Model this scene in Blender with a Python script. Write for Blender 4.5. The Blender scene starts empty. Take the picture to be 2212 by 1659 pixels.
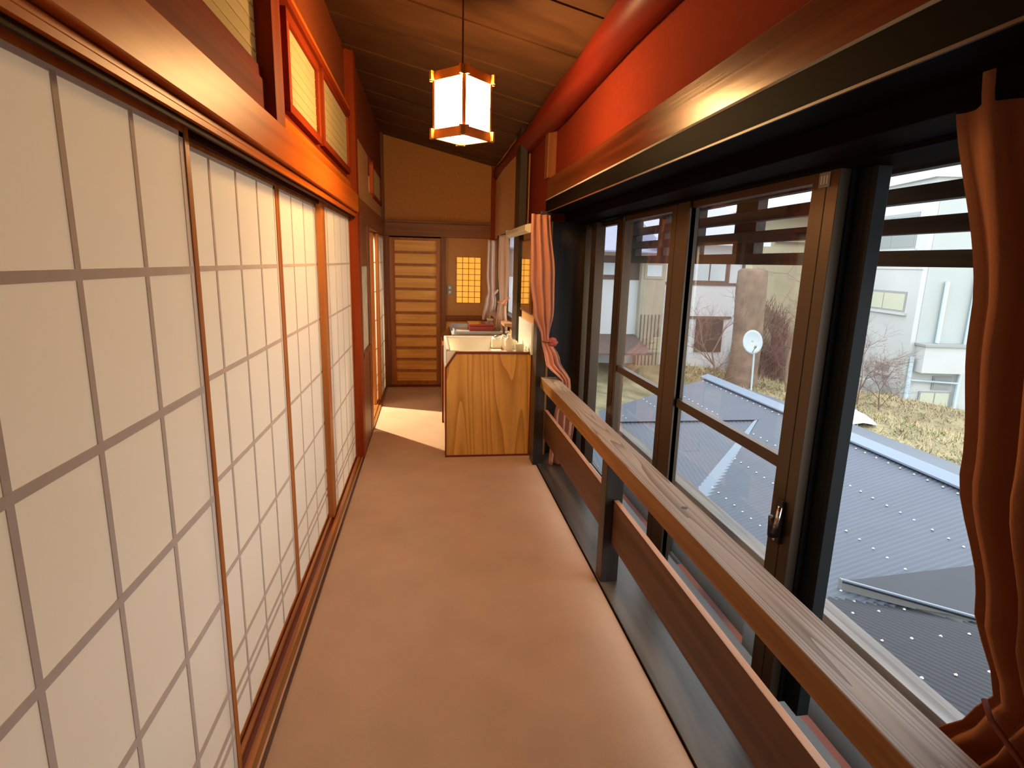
import bpy, math, random
from mathutils import Vector, Matrix
random.seed(7)
K = 1.5            # all layout numbers are in eye heights (1.5 m); z is counted from the eye, the floor is z = -1
C = bpy.context.scene.collection
sc = bpy.context.scene

# ------------------------------------------------------------------ camera, sky, lights, exposure
cam = bpy.data.cameras.new('camera'); cam.sensor_width = 36; cam.lens = 1236.99 / 2212 * 36
cam.clip_start = 0.02; cam.clip_end = 400
camo = bpy.data.objects.new('camera', cam); C.objects.link(camo)
yaw, pit, rol = 0.145936135, 0.209305013, 0.0260913721
def _basis():
    cy, sy, cp, sp, cr, sr = math.cos(yaw), math.sin(yaw), math.cos(pit), math.sin(pit), math.cos(rol), math.sin(rol)
    R = Matrix(((cr, -sr, 0), (sr, cr, 0), (0, 0, 1)))
    f = R @ Vector((-sy, -sp*cy, cp*cy)); u = R @ Vector((0, -cp, -sp)); r = R @ Vector((cy, -sp*sy, cp*sy))
    return r, f, u
_r, _f, _u = _basis()
M = Matrix(((_r[0], -_r[1], -_r[2], 0), (_f[0], -_f[1], -_f[2], 0), (_u[0], -_u[1], -_u[2], 1.5), (0, 0, 0, 1)))
camo.matrix_world = M
sc.camera = camo
sc.view_settings.view_transform = 'Standard'; sc.view_settings.look = 'None'
sc.view_settings.gamma = 1; sc.view_settings.exposure = 0.68
sc.view_settings.use_curve_mapping = False
w = bpy.data.worlds.new('sky'); sc.world = w; w.use_nodes = True
bg = w.node_tree.nodes['Background']; bg.inputs[0].default_value = (0.86, 0.93, 1.0, 1); bg.inputs[1].default_value = 2.2
def area(name, loc, rot, sx, sy, power, col):
    l = bpy.data.lights.new(name, 'AREA'); l.shape = 'RECTANGLE'; l.size = sx; l.size_y = sy; l.energy = power; l.color = col
    o = bpy.data.objects.new(name, l); C.objects.link(o); o.location = loc; o.rotation_euler = rot; return o
# unseen area backlight brightening the paper screens; guest room's lamp near the open doorway
area('screen_backlight', (-3.4, 2.4, 1.9), (0, math.radians(-90), 0), 2.4, 5.5, 110, (1.0, 0.88, 0.68))
l = bpy.data.lights.new('guest_room_lamp', 'SPOT'); l.energy = 460; l.color = (1.0, 0.84, 0.55); l.shadow_soft_size = 0.03
l.spot_size = math.radians(75); l.spot_blend = 0.3
o = bpy.data.objects.new('guest_room_lamp', l); C.objects.link(o); o.location = (-1.62, 6.35, 2.15)
o.rotation_euler = (Vector((-0.35, 5.4, 0.0)) - Vector(o.location)).to_track_quat('-Z', 'Y').to_euler()
LAMP_POWER = 80.0

# ------------------------------------------------------------------ materials
def nm(name):
    m = bpy.data.materials.new(name); m.use_nodes = True
    return m, m.node_tree, m.node_tree.nodes['Principled BSDF']
def plain(name, col, rough=0.6, metal=0.0, spec=0.5, emit=None, var=0.0, vs=8.0, bump=0.0, bs=60.0):
    m, t, b = nm(name); b.inputs['Base Color'].default_value = (*col, 1); b.inputs['Roughness'].default_value = rough
    b.inputs['Metallic'].default_value = metal; b.inputs['Specular IOR Level'].default_value = spec
    if emit: b.inputs['Emission Color'].default_value = (*emit[0], 1); b.inputs['Emission Strength'].default_value = emit[1]
    if var or bump:
        tc = t.nodes.new('ShaderNodeTexCoord')
    if var:
        n = t.nodes.new('ShaderNodeTexNoise'); n.inputs['Scale'].default_value = vs; n.inputs['Detail'].default_value = 5
        t.links.new(tc.outputs['Object'], n.inputs['Vector'])
        r = t.nodes.new('ShaderNodeValToRGB'); r.color_ramp.elements[0].position = 0.3; r.color_ramp.elements[1].position = 0.7
        r.color_ramp.elements[0].color = (*[c*(1-var) for c in col], 1); r.color_ramp.elements[1].color = (*[min(1, c*(1+var)) for c in col], 1)
        t.links.new(n.outputs['Fac'], r.inputs['Fac']); t.links.new(r.outputs['Color'], b.inputs['Base Color'])
    if bump:
        n2 = t.nodes.new('ShaderNodeTexNoise'); n2.inputs['Scale'].default_value = bs; n2.inputs['Detail'].default_value = 3
        t.links.new(tc.outputs['Object'], n2.inputs['Vector'])
        bp = t.nodes.new('ShaderNodeBump'); bp.inputs['Strength'].default_value = bump; bp.inputs['Distance'].default_value = 0.004
        t.links.new(n2.outputs['Fac'], bp.inputs['Height']); t.links.new(bp.outputs['Normal'], b.inputs['Normal'])
    return m
def wood(name, c1, c2, rough=0.45, axis='Y', scale=14.0, spec=0.5, stretch=0.06, bump=0.15, coat=0.0, rings=0.0, ringscale=5.0):
    m, t, b = nm(name); b.inputs['Roughness'].default_value = rough; b.inputs['Specular IOR Level'].default_value = spec
    b.inputs['Coat Weight'].default_value = coat; b.inputs['Coat Roughness'].default_value = 0.12
    tc = t.nodes.new('ShaderNodeTexCoord'); mp = t.nodes.new('ShaderNodeMapping')
    s = [1, 1, 1]; s['XYZ'.index(axis)] = stretch; mp.inputs['Scale'].default_value = s
    t.links.new(tc.outputs['Object'], mp.inputs['Vector'])
    n = t.nodes.new('ShaderNodeTexNoise'); n.inputs['Scale'].default_value = scale; n.inputs['Detail'].default_value = 7; n.inputs['Distortion'].default_value = 0.6
    t.links.new(mp.outputs['Vector'], n.inputs['Vector'])
    r = t.nodes.new('ShaderNodeValToRGB'); r.color_ramp.elements[0].position = 0.32; r.color_ramp.elements[1].position = 0.68
    r.color_ramp.elements[0].color = (*c1, 1); r.color_ramp.elements[1].color = (*c2, 1)
    fac = n.outputs['Fac']
    if rings:
        wv = t.nodes.new('ShaderNodeTexWave'); wv.wave_type = 'RINGS'; wv.rings_direction = 'SPHERICAL' if axis == 'R' else 'X'
        wv.wave_type = 'BANDS'; wv.bands_direction = 'DIAGONAL'
        wv.inputs['Scale'].default_value = ringscale; wv.inputs['Distortion'].default_value = rings; wv.inputs['Detail'].default_value = 1.5; wv.inputs['Detail Scale'].default_value = 1.2
        t.links.new(mp.outputs['Vector'], wv.inputs['Vector'])
        mx = t.nodes.new('ShaderNodeMix'); mx.data_type = 'FLOAT'; mx.inputs[0].default_value = 0.6
        t.links.new(n.outputs['Fac'], mx.inputs[2]); t.links.new(wv.outputs['Fac'], mx.inputs[3]); fac = mx.outputs[0]
        r.color_ramp.elements[0].position = 0.2; r.color_ramp.elements[1].position = 0.75
    t.links.new(fac, r.inputs['Fac']); t.links.new(r.outputs['Color'], b.inputs['Base Color'])
    bp = t.nodes.new('ShaderNodeBump'); bp.inputs['Strength'].default_value = bump; bp.inputs['Distance'].default_value = 0.002
    t.links.new(fac, bp.inputs['Height']); t.links.new(bp.outputs['Normal'], b.inputs['Normal'])
    return m
def contour(name, c1, c2, freq=22.0, scale=2.2, axis='Z', stretch=0.16, rough=0.4, sharp=0.5, bump=0.1, spec=0.4):
    # flat-sawn figure: contour lines of a stretched noise field
    m, t, b = nm(name); b.inputs['Roughness'].default_value = rough; b.inputs['Specular IOR Level'].default_value = spec
    tc = t.nodes.new('ShaderNodeTexCoord'); mp = t.nodes.new('ShaderNodeMapping'); s = [1, 1, 1]; s['XYZ'.index(axis)] = stretch
    mp.inputs['Scale'].default_value = s; t.links.new(tc.outputs['Object'], mp.inputs['Vector'])
    n = t.nodes.new('ShaderNodeTexNoise'); n.inputs['Scale'].default_value = scale; n.inputs['Detail'].default_value = 1.0; t.links.new(mp.outputs['Vector'], n.inputs['Vector'])
    a = t.nodes.new('ShaderNodeMath'); a.operation = 'MULTIPLY'; a.inputs[1].default_value = freq; t.links.new(n.outputs['Fac'], a.inputs[0])
    f = t.nodes.new('ShaderNodeMath'); f.operation = 'FRACT'; t.links.new(a.outputs[0], f.inputs[0])
    r = t.nodes.new('ShaderNodeValToRGB'); e = r.color_ramp.elements; e[0].position = 0.0; e[0].color = (*c2, 1); e[1].position = 1.0; e[1].color = (*c1, 1)
    q_ = e.new(sharp); q_.color = (*[x*0.75+y*0.25 for x, y in zip(c2, c1)], 1)
    t.links.new(f.outputs[0], r.inputs['Fac'])
    n2 = t.nodes.new('ShaderNodeTexNoise'); n2.inputs['Scale'].default_value = 60; n2.inputs['Detail'].default_value = 4; t.links.new(mp.outputs['Vector'], n2.inputs['Vector'])
    mx = t.nodes.new('ShaderNodeMix'); mx.data_type = 'RGBA'; mx.blend_type = 'MULTIPLY'; mx.inputs[0].default_value = 0.35
    t.links.new(r.outputs['Color'], mx.inputs[6]); t.links.new(n2.outputs['Fac'], mx.inputs[7]); t.links.new(mx.outputs[2], b.inputs['Base Color'])
    bp = t.nodes.new('ShaderNodeBump'); bp.inputs['Strength'].default_value = bump; bp.inputs['Distance'].default_value = 0.001
    t.links.new(f.outputs[0], bp.inputs['Height']); t.links.new(bp.outputs['Normal'], b.inputs['Normal'])
    return m
def translucent(name, col, trans=0.4, rough=0.9, tcol=None, weave=0.0):
    m, t, b = nm(name); out = [n for n in t.nodes if n.type == 'OUTPUT_MATERIAL'][0]
    b.inputs['Base Color'].default_value = (*col, 1); b.inputs['Roughness'].default_value = rough; b.inputs['Specular IOR Level'].default_value = 0.15
    tr = t.nodes.new('ShaderNodeBsdfTranslucent'); tr.inputs[0].default_value = (*(tcol or col), 1)
    mx = t.nodes.new('ShaderNodeMixShader'); mx.inputs[0].default_value = trans
    t.links.new(b.outputs[0], mx.inputs[1]); t.links.new(tr.outputs[0], mx.inputs[2]); t.links.new(mx.outputs[0], out.inputs[0])
    if weave:
        tc = t.nodes.new('ShaderNodeTexCoord'); n = t.nodes.new('ShaderNodeTexNoise'); n.inputs['Scale'].default_value = 180
        t.links.new(tc.outputs['Object'], n.inputs['Vector'])
        bp = t.nodes.new('ShaderNodeBump'); bp.inputs['Strength'].default_value = weave; bp.inputs['Distance'].default_value = 0.002
        t.links.new(n.outputs['Fac'], bp.inputs['Height']); t.links.new(bp.outputs['Normal'], b.inputs['Normal'])
    return m
def glass(name, tint=(0.975, 0.985, 0.98), ior=1.55):
    m, t, b = nm(name); out = [n for n in t.nodes if n.type == 'OUTPUT_MATERIAL'][0]
    tr = t.nodes.new('ShaderNodeBsdfTransparent'); tr.inputs[0].default_value = (*tint, 1)
    gl = t.nodes.new('ShaderNodeBsdfGlossy'); gl.inputs['Roughness'].default_value = 0.02
    fr = t.nodes.new('ShaderNodeFresnel'); ge = t.nodes.new('ShaderNodeNewGeometry')   # same reflectance from either side of the thin pane
    io = t.nodes.new('ShaderNodeMix'); io.data_type = 'FLOAT'; io.inputs[2].default_value = ior; io.inputs[3].default_value = 1/ior
    t.links.new(ge.outputs['Backfacing'], io.inputs[0]); t.links.new(io.outputs[0], fr.inputs[0])
    mx = t.nodes.new('ShaderNodeMixShader'); t.links.new(fr.outputs[0], mx.inputs[0]); t.links.new(tr.outputs[0], mx.inputs[1]); t.links.new(gl.outputs[0], mx.inputs[2])
    t.links.new(mx.outputs[0], out.inputs[0]); return m

W = {}
W['nageshi'] = wood('lacquered_beam', (0.46, 0.085, 0.010), (0.66, 0.165, 0.016), 0.36, 'Y', 16, 0.07, 0.03, 0.03, 0.0)
W['red'] = wood('red_brown_wood', (0.17, 0.018, 0.005), (0.27, 0.036, 0.008), 0.55, 'Y', 14, 0.02, 0.04)
W['redv'] = wood('red_brown_post', (0.22, 0.030, 0.007), (0.34, 0.060, 0.013), 0.5, 'Z', 14, 0.05, 0.04)
W['kamoi'] = wood('track_wood', (0.022, 0.007, 0.004), (0.055, 0.016, 0.007), 0.6, 'Y', 16, 0.03, 0.04)
W['stile'] = wood('orange_stile', (0.36, 0.10, 0.016), (0.58, 0.20, 0.035), 0.4, 'Z', 18, 0.4, 0.05)
W['sill'] = wood('worn_sill', (0.20, 0.05, 0.012), (0.62, 0.24, 0.06), 0.4, 'Y', 22, 0.5, 0.05, 0.3)
W['darkv'] = wood('dark_post', (0.010, 0.008, 0.007), (0.045, 0.028, 0.018), 0.4, 'Z', 18, 0.5, 0.05)
W['brownv'] = wood('brown_post', (0.12, 0.035, 0.010), (0.26, 0.085, 0.022), 0.45, 'Z', 16, 0.4, 0.05)
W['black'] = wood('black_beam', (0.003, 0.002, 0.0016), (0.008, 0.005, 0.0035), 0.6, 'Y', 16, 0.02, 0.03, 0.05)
W['rbeam'] = wood('old_glossy_beam', (0.055, 0.011, 0.005), (0.13, 0.028, 0.009), 0.24, 'Y', 22, 0.30, 0.025, 0.45, 0.0)
W['rail'] = contour('weathered_rail', (0.20, 0.135, 0.095), (0.50, 0.40, 0.32), 30, 9.0, 'Y', 0.030, 0.5, 0.6, 0.35)
for k_ in ('nageshi', 'rbeam'): W[k_].node_tree.nodes['Principled BSDF'].inputs['Specular Tint'].default_value = (1.0, 0.52, 0.16, 1)   # amber lacquer tint, set to turn the beams' glare golden
W['railbrown'] = wood('rail_side', (0.16, 0.060, 0.012), (0.34, 0.15, 0.035), 0.4, 'Y', 26, 0.4, 0.04, 0.3)
W['board'] = wood('rail_board', (0.055, 0.020, 0.010), (0.13, 0.052, 0.026), 0.45, 'Y', 14, 0.4, 0.05)
W['boardedge'] = wood('board_edge', (0.42, 0.20, 0.10), (0.66, 0.38, 0.24), 0.4, 'Y', 20, 0.4, 0.05)
W['plank'] = wood('dark_plank', (0.018, 0.017, 0.017), (0.13, 0.095, 0.065), 0.33, 'Y', 9, 0.42, 0.09, 0.25, 0.0)
W['ceil'] = wood('ceiling_board', (0.060, 0.023, 0.007), (0.105, 0.043, 0.013), 0.55, 'X', 10, 0.3, 0.06)
W['log'] = wood('round_log', (0.10, 0.007, 0.003), (0.18, 0.018, 0.006), 0.42, 'Y', 9, 0.15, 0.08)
W['door'] = wood('door_board', (0.66, 0.29, 0.055), (0.88, 0.48, 0.12), 0.4, 'X', 18, 0.4, 0.06)
W['doorframe'] = wood('door_frame', (0.26, 0.075, 0.014), (0.42, 0.14, 0.028), 0.4, 'Z', 18, 0.4, 0.05)
W['header'] = wood('header_wood', (0.16, 0.045, 0.012), (0.27, 0.085, 0.02), 0.45, 'X', 14, 0.4, 0.05)
W['cab'] = contour('cabinet_veneer', (0.54, 0.235, 0.036), (0.84, 0.45, 0.105), 17, 3.2, 'Z', 0.09, 0.35, 0.6, 0.02)
W['cabdark'] = wood('cabinet_inner', (0.25, 0.085, 0.02), (0.34, 0.12, 0.03), 0.4, 'Z', 14, 0.4, 0.06)
W['edge'] = plain('red_edge_strip', (0.16, 0.022, 0.010), 0.35)
W['weather'] = wood('grey_outdoor_wood', (0.20, 0.185, 0.17), (0.38, 0.355, 0.33), 0.8, 'Y', 26, 0.2, 0.04, 0.5)
W['louver'] = wood('louver_wood', (0.025, 0.021, 0.018), (0.07, 0.058, 0.05), 0.6, 'Y', 20, 0.3, 0.05)
W['plasterL'] = plain('sand_plaster_orange', (0.22, 0.050, 0.013), 0.95, spec=0.1, var=0.06, vs=30, bump=0.4, bs=400)
W['plasterR'] = plain('sand_plaster_red', (0.165, 0.019, 0.006), 0.95, spec=0.1, var=0.06, vs=30, bump=0.4, bs=400)
W['plasterB'] = plain('sand_plaster_ochre', (0.56, 0.26, 0.08), 0.9, var=0.06, vs=30, bump=0.4, bs=400)
W['carpet'] = plain('salmon_carpet', (0.585, 0.385, 0.265), 0.95, spec=0.1, var=0.07, vs=3.0, bump=0.6, bs=500)
W['paper'] = translucent('shoji_paper', (0.90, 0.85, 0.77), 0.42, tcol=(0.93, 0.88, 0.80))
W['lattice'] = plain('lattice_silhouette', (0.61, 0.49, 0.41), 0.8, var=0.05, vs=20)  # grey-beige imitates lattice shadows through the paper; the bars lie in front
W['lattice2'] = plain('lattice_pale', (0.76, 0.64, 0.53), 0.8, var=0.05, vs=20)
W['tpaper'] = translucent('transom_paper', (0.44, 0.35, 0.18), 0.3, tcol=(0.95, 0.78, 0.45))
W['tbar'] = plain('transom_bar', (0.55, 0.38, 0.16), 0.7)
W['alu'] = plain('bronze_sash', (0.095, 0.065, 0.042), 0.40, metal=0.7)
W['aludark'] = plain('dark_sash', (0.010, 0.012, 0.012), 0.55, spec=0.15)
W['glass'] = glass('window_glass')
W['frost'] = plain('frosted_pane', (0.62, 0.58, 0.45), 0.55, var=0.2, vs=8)
W['mirror'] = plain('mirror_glass', (0.82, 0.80, 0.74), 0.04, metal=1.0)
W['chrome'] = plain('chrome', (0.7, 0.7, 0.7), 0.15, metal=1.0)
W['blackpl'] = plain('black_latch', (0.012, 0.012, 0.012), 0.35)
W['white'] = plain('white_ceramic', (0.86, 0.84, 0.78), 0.15)
W['cream'] = plain('cream_plastic', (0.80, 0.76, 0.60), 0.4)
W['tile'] = plain('white_backsplash', (0.80, 0.78, 0.70), 0.25)
W['redbox'] = plain('red_lacquer', (0.30, 0.018, 0.012), 0.25)
W['tray'] = plain('grey_blue_tray', (0.42, 0.46, 0.52), 0.35)
W['tie'] = plain('dark_tieback', (0.12, 0.018, 0.010), 0.8)
W['rosette'] = plain('pink_rosette', (0.40, 0.10, 0.08), 0.9, bump=0.6, bs=90)
W['curt'] = translucent('salmon_curtain', (0.80, 0.42, 0.27), 0.5, tcol=(0.90, 0.58, 0.45), weave=0.25)
W['curtbig'] = translucent('rust_curtain', (0.36, 0.145, 0.070), 0.12, tcol=(0.60, 0.18, 0.06), weave=0.3)
W['curtpale'] = translucent('pale_curtain', (0.80, 0.62, 0.50), 0.4, tcol=(0.85, 0.66, 0.55), weave=0.25)
W['lampframe'] = plain('lamp_wood', (0.60, 0.26, 0.05), 0.5)
W['lamppaper'] = plain('lamp_paper', (0.9, 0.85, 0.75), 0.8, emit=((1.0, 0.60, 0.24), LAMP_POWER))
W['cord'] = plain('lamp_cord', (0.10, 0.05, 0.02), 0.6)
W['glow'] = plain('glowing_grid_paper', (0.75, 0.5, 0.15), 0.8, emit=((1.0, 0.40, 0.035), 0.50))  # emission stands in for light coming through the paper
W['roof'] = plain('slate_blue_metal', (0.092, 0.108, 0.138), 0.55, metal=0.0, var=0.05, vs=2)
W['roofdark'] = plain('grey_metal_roof', (0.030, 0.032, 0.040), 0.6, metal=0.0, var=0.08, vs=3)
W['cap'] = plain('pale_ridge_cap', (0.17, 0.215, 0.28), 0.45)
W['flash'] = plain('pale_flashing', (0.18, 0.23, 0.29), 0.45)
W['stud'] = plain('white_washer', (0.85, 0.87, 0.88), 0.4)
W['pink'] = plain('pink_ledge_sheet', (0.95, 0.48, 0.48), 0.7)
W['charcoal'] = plain('charcoal_board', (0.085, 0.095, 0.092), 0.7)
W['bldg'] = plain('white_concrete', (0.50, 0.515, 0.50), 0.85, var=0.05, vs=0.6)
W['bldg2'] = plain('grey_render', (0.40, 0.43, 0.405), 0.85, var=0.04, vs=0.6)
W['wframe'] = plain('window_frame_grey', (0.30, 0.31, 0.30), 0.5)
W['pane'] = plain('far_pane', (0.28, 0.31, 0.30), 0.15)
W['paney'] = plain('far_pane_curtained', (0.52, 0.54, 0.42), 0.25)
W['pipe'] = plain('pale_blue_pipe', (0.52, 0.64, 0.70), 0.5)
W['hwhite'] = plain('house_white_wall', (0.55, 0.55, 0.56), 0.9, var=0.04, vs=1)
W['hbrown'] = plain('house_timber', (0.13, 0.085, 0.07), 0.8, var=0.1, vs=4)
W['hbeige'] = plain('house_beige_wall', (0.33, 0.30, 0.22), 0.9, var=0.06, vs=2)
W['hroof'] = plain('lilac_metal_roof', (0.28, 0.28, 0.38), 0.4, metal=0.2)
W['hpane'] = plain('house_pane', (0.45, 0.50, 0.52), 0.2)
W['hdark'] = plain('opening_shade', (0.06, 0.05, 0.045), 0.8)
W['trunk'] = plain('brown_bark', (0.20, 0.135, 0.095), 0.95, var=0.35, vs=3, bump=1.0, bs=12)
W['twig'] = plain('bare_twig', (0.20, 0.125, 0.10), 0.9)
W['grass'] = plain('dry_grass_ground', (0.24, 0.20, 0.11), 0.95, var=0.45, vs=1.6, bump=0.8, bs=10)
W['blade'] = plain('straw_blades', (0.40, 0.31, 0.17), 0.9, var=0.3, vs=1.0)
W['bladeg'] = plain('green_blades', (0.17, 0.23, 0.07), 0.9)
W['bank'] = plain('brown_bank_earth', (0.16, 0.115, 0.08), 0.95, var=0.35, vs=2, bump=1.0, bs=8)
W['snow'] = plain('old_snow', (0.55, 0.57, 0.60), 0.8, bump=0.8, bs=10)
W['dish'] = plain('dish_white', (0.42, 0.47, 0.49), 0.5)
W['ochre'] = plain('ochre_wall', (0.42, 0.36, 0.24), 0.9, var=0.1, vs=1)

# ------------------------------------------------------------------ mesh helpers
ORI = {}
def P(x, y, z): return Vector((x*K, y*K, (z+1)*K))
class MB:
    def __init__(s): s.v = []; s.f = []; s.m = []; s.mi = 0
    def quad(s, *ps):
        n = len(s.v); s.v += [Vector(p) for p in ps]; s.f.append(tuple(range(n, n+len(ps)))); s.m.append(s.mi); return s
    def hexa(s, c):       # 8 corners: bottom 4 (ccw), top 4
        n = len(s.v); s.v += [Vector(p) for p in c]
        for f in ((3,2,1,0), (4,5,6,7), (0,1,5,4), (1,2,6,5), (2,3,7,6), (3,0,4,7)): s.f.append(tuple(n+i for i in f)); s.m.append(s.mi)
        return s
    def box(s, x0, x1, y0, y1, z0, z1):   # layout units
        return s.hexa([P(x0,y0,z0), P(x1,y0,z0), P(x1,y1,z0), P(x0,y1,z0), P(x0,y0,z1), P(x1,y0,z1), P(x1,y1,z1), P(x0,y1,z1)])
    def prism(s, poly, d):                # poly: list of Vectors, d extrusion Vector
        n = len(s.v); k = len(poly); s.v += [Vector(p) for p in poly] + [Vector(p)+d for p in poly]
        s.f.append(tuple(n+i for i in range(k))[::-1]); s.m.append(s.mi); s.f.append(tuple(n+k+i for i in range(k))); s.m.append(s.mi)
        for i in range(k): j = (i+1) % k; s.f.append((n+i, n+j, n+k+j, n+k+i)); s.m.append(s.mi)
        return s
    def tube(s, pts, rad, seg=8, caps=True):   # world-space points
        n0 = len(s.v); pts = [Vector(p) for p in pts]
        if not isinstance(rad, (list, tuple)): rad = [rad]*len(pts)
        for i, p in enumerate(pts):
            d = (pts[min(i+1, len(pts)-1)] - pts[max(i-1, 0)]).normalized()
            a = d.orthogonal().normalized() if abs(d.z) > 0.9 else d.cross(Vector((0, 0, 1))).normalized()
            b = d.cross(a)
            for j in range(seg):
                t = 2*math.pi*j/seg; s.v.append(p + (a*math.cos(t) + b*math.sin(t))*rad[i])
        for i in range(len(pts)-1):
            for j in range(seg):
                k = (j+1) % seg; s.f.append((n0+i*seg+j, n0+i*seg+k, n0+(i+1)*seg+k, n0+(i+1)*seg+j)); s.m.append(s.mi)
        if caps:
            s.f.append(tuple(n0+j for j in range(seg))[::-1]); s.m.append(s.mi)
            s.f.append(tuple(n0+(len(pts)-1)*seg+j for j in range(seg))); s.m.append(s.mi)
        return s
    def lathe(s, c, prof, seg=16):        # c world centre, prof [(r, z)] metres
        n0 = len(s.v)
        for r, z in prof:
            for j in range(seg): t = 2*math.pi*j/seg; s.v.append(Vector(c) + Vector((r*math.cos(t), r*math.sin(t), z)))
        for i in range(len(prof)-1):
            for j in range(seg):
                k = (j+1) % seg; s.f.append((n0+i*seg+j, n0+i*seg+k, n0+(i+1)*seg+k, n0+(i+1)*seg+j)); s.m.append(s.mi)
        s.f.append(tuple(n0+j for j in range(seg))[::-1]); s.m.append(s.mi)
        s.f.append(tuple(n0+(len(prof)-1)*seg+j for j in range(seg))); s.m.append(s.mi)
        return s
    def build(s, name, mat, parent=None, origin=None, bev=0.0, smooth=False, label=None, recalc=False):
        if parent is not None: o0 = ORI[parent.name]
        elif origin is not None: o0 = Vector(origin)
        else:
            xs = [v.x for v in s.v]; ys = [v.y for v in s.v]; zs = [v.z for v in s.v]
            o0 = Vector(((min(xs)+max(xs))/2, (min(ys)+max(ys))/2, min(zs)))
        me = bpy.data.meshes.new(name); me.from_pydata([v - o0 for v in s.v], [], s.f)
        mats = mat if isinstance(mat, list) else [mat]
        for m in mats: me.materials.append(W[m])
        if len(mats) > 1:
            for p, i in zip(me.polygons, s.m): p.material_index = i
        if smooth:
            for p in me.polygons: p.use_smooth = True
        me.update()
        o = bpy.data.objects.new(name, me); C.objects.link(o); ORI[o.name] = o0
        if parent is not None: o.parent = parent
        else: o.location = o0
        if bev:
            b = o.modifiers.new('bevel', 'BEVEL'); b.width = bev; b.segments = 2; b.limit_method = 'ANGLE'
        if label: o['label'] = label
        return o
def empty(name, loc):
    o = bpy.data.objects.new(name, None); C.objects.link(o); o.location = loc; o.empty_display_size = 0.05; ORI[o.name] = Vector(loc); return o
def tag(o, label, cat, group=None, kind=None):
    if label: o['label'] = label
    if cat: o['category'] = cat
    if group: o['group'] = group
    if kind: o['kind'] = kind
    return o
def struct(o, label=None):
    o['kind'] = 'structure'
    if label: o['label'] = label
    return o
def bx(name, mat, d, parent=None, bev=0.0, label=None): return MB().box(*d).build(name, mat, parent, bev=bev, label=label)
def copy_part(src, parent, name=None):
    c = src.copy(); C.objects.link(c); c.parent = parent; ORI[c.name] = ORI[parent.name]; return c

# ------------------------------------------------------------------ room shell
YB = 4.6
fl = struct(bx('floor', 'plank', (-2.6, 0.84, -1.2, 4.9, -1.06, -1.004)), 'dark wooden floor under the carpet')
# carpet
cp = MB(); cp.box(-0.331, 0.531, -1.18, 2.845, -1.0035, -0.9985); cp.box(-0.331, 0.50, 2.845, YB-0.004, -1.0035, -0.9985)
tag(cp.build('carpet', 'carpet'), 'long salmon-tan carpet covering the corridor floor', 'carpet')
# left wall: plaster behind camera and above the transoms
wl = struct(empty('wall_left', P(-0.45, 1.5, -1)), 'left corridor wall of timber and orange sand plaster')
bx('plaster', 'plasterL', (-0.50, -0.40, -1.2, 0.372, -1.0, 0.90), wl)
bx('plaster', 'plasterL', (-0.46, -0.372, 0.372, 2.86, 0.648, 0.92), wl)
bx('plaster', 'plasterL', (-0.46, -0.350, 2.95, 4.75, 0.585, 0.92), wl)
bx('plaster', 'plasterB', (-0.46, -0.352, 2.95, 4.75, 0.20, 0.385), wl)
bx('plaster', 'plasterB', (-0.46, -0.352, 2.95, 3.62, 0.385, 0.585), wl)
bx('plaster', 'plasterB', (-0.46, -0.352, 4.48, 4.75, 0.385, 0.585), wl)
# rear wall behind the camera
struct(bx('wall_front', 'plasterB', (-2.6, 0.84, -1.25, -1.2, -1.0, 1.0)), 'plaster wall closing the corridor behind the viewer')
# guest room shell behind the screens
gr = struct(empty('wall_guest_room', P(-2.6, 1.8, -1)), 'plain shell of the guest room behind the paper screens')
bx('plaster', 'plasterB', (-2.62, -2.58, -1.2, 4.9, -1.0, 1.0), gr)
bx('plaster', 'plasterB', (-2.6, -0.46, 4.84, 4.9, -1.0, 1.0), gr)
bx('ceiling_panel', 'plasterB', (-2.6, -0.46, -1.2, 4.9, 0.96, 1.0), gr)
# right wall
wr = struct(empty('wall_right', P(0.6, 1.5, -1)), 'right corridor wall of red sand plaster above the windows')
bx('plaster', 'plasterR', (0.585, 0.84, -1.2, 2.80, 0.375, 0.75), wr)
bx('plaster', 'plasterR', (0.555, 0.84, 2.78, 3.3, 0.20, 0.75), wr)
bx('plaster', 'plasterB', (0.520, 0.60, 2.84, 3.50, -1.0, 0.20), wr)
bx('plaster', 'plasterB', (0.505, 0.60, 3.30, 4.75, 0.19, 0.75), wr)
bx('plaster', 'plasterB', (0.505, 0.60, 3.50, 4.75, -1.0, -0.365), wr)
bx('plaster', 'plasterB', (0.505, 0.60, 4.42, 4.75, -0.365, 0.19), wr)
bx('plaster', 'plasterB', (0.79, 0.84, -1.2, 0.15, -1.0, 0.40), wr)
# back wall
wb = struct(empty('wall_back', P(0.1, YB, -1)), 'ochre sand-plaster end wall with timber header and wainscot')
bx('plaster', 'plasterB', (-0.46, 0.60, YB, YB+0.12, 0.28, 1.0), wb)
bx('plaster', 'plasterB', (0.125, 0.60, YB, YB+0.12, -0.425, 0.175), wb)
bx('header', 'header', (-0.345, 0.505, YB-0.03, YB+0.12, 0.175, 0.275), wb, 0.004)
bx('header_cap', 'header', (-0.345, 0.505, YB-0.04, YB, 0.275, 0.292), wb, 0.002)
bx('post', 'brownv', (0.088, 0.128, YB-0.035, YB+0.1, -1.0, 0.175), wb, 0.003)
bx('post', 'brownv', (-0.345, -0.300, YB-0.035, YB+0.1, -1.0, 0.175), wb, 0.003)
bx('post', 'redv', (0.475, 0.52, YB-0.06, YB, -1.0, 0.80), wb, 0.003)
bx('rail', 'header', (0.128, 0.475, YB-0.03, YB+0.05, -0.47, -0.425), wb, 0.003)
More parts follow.
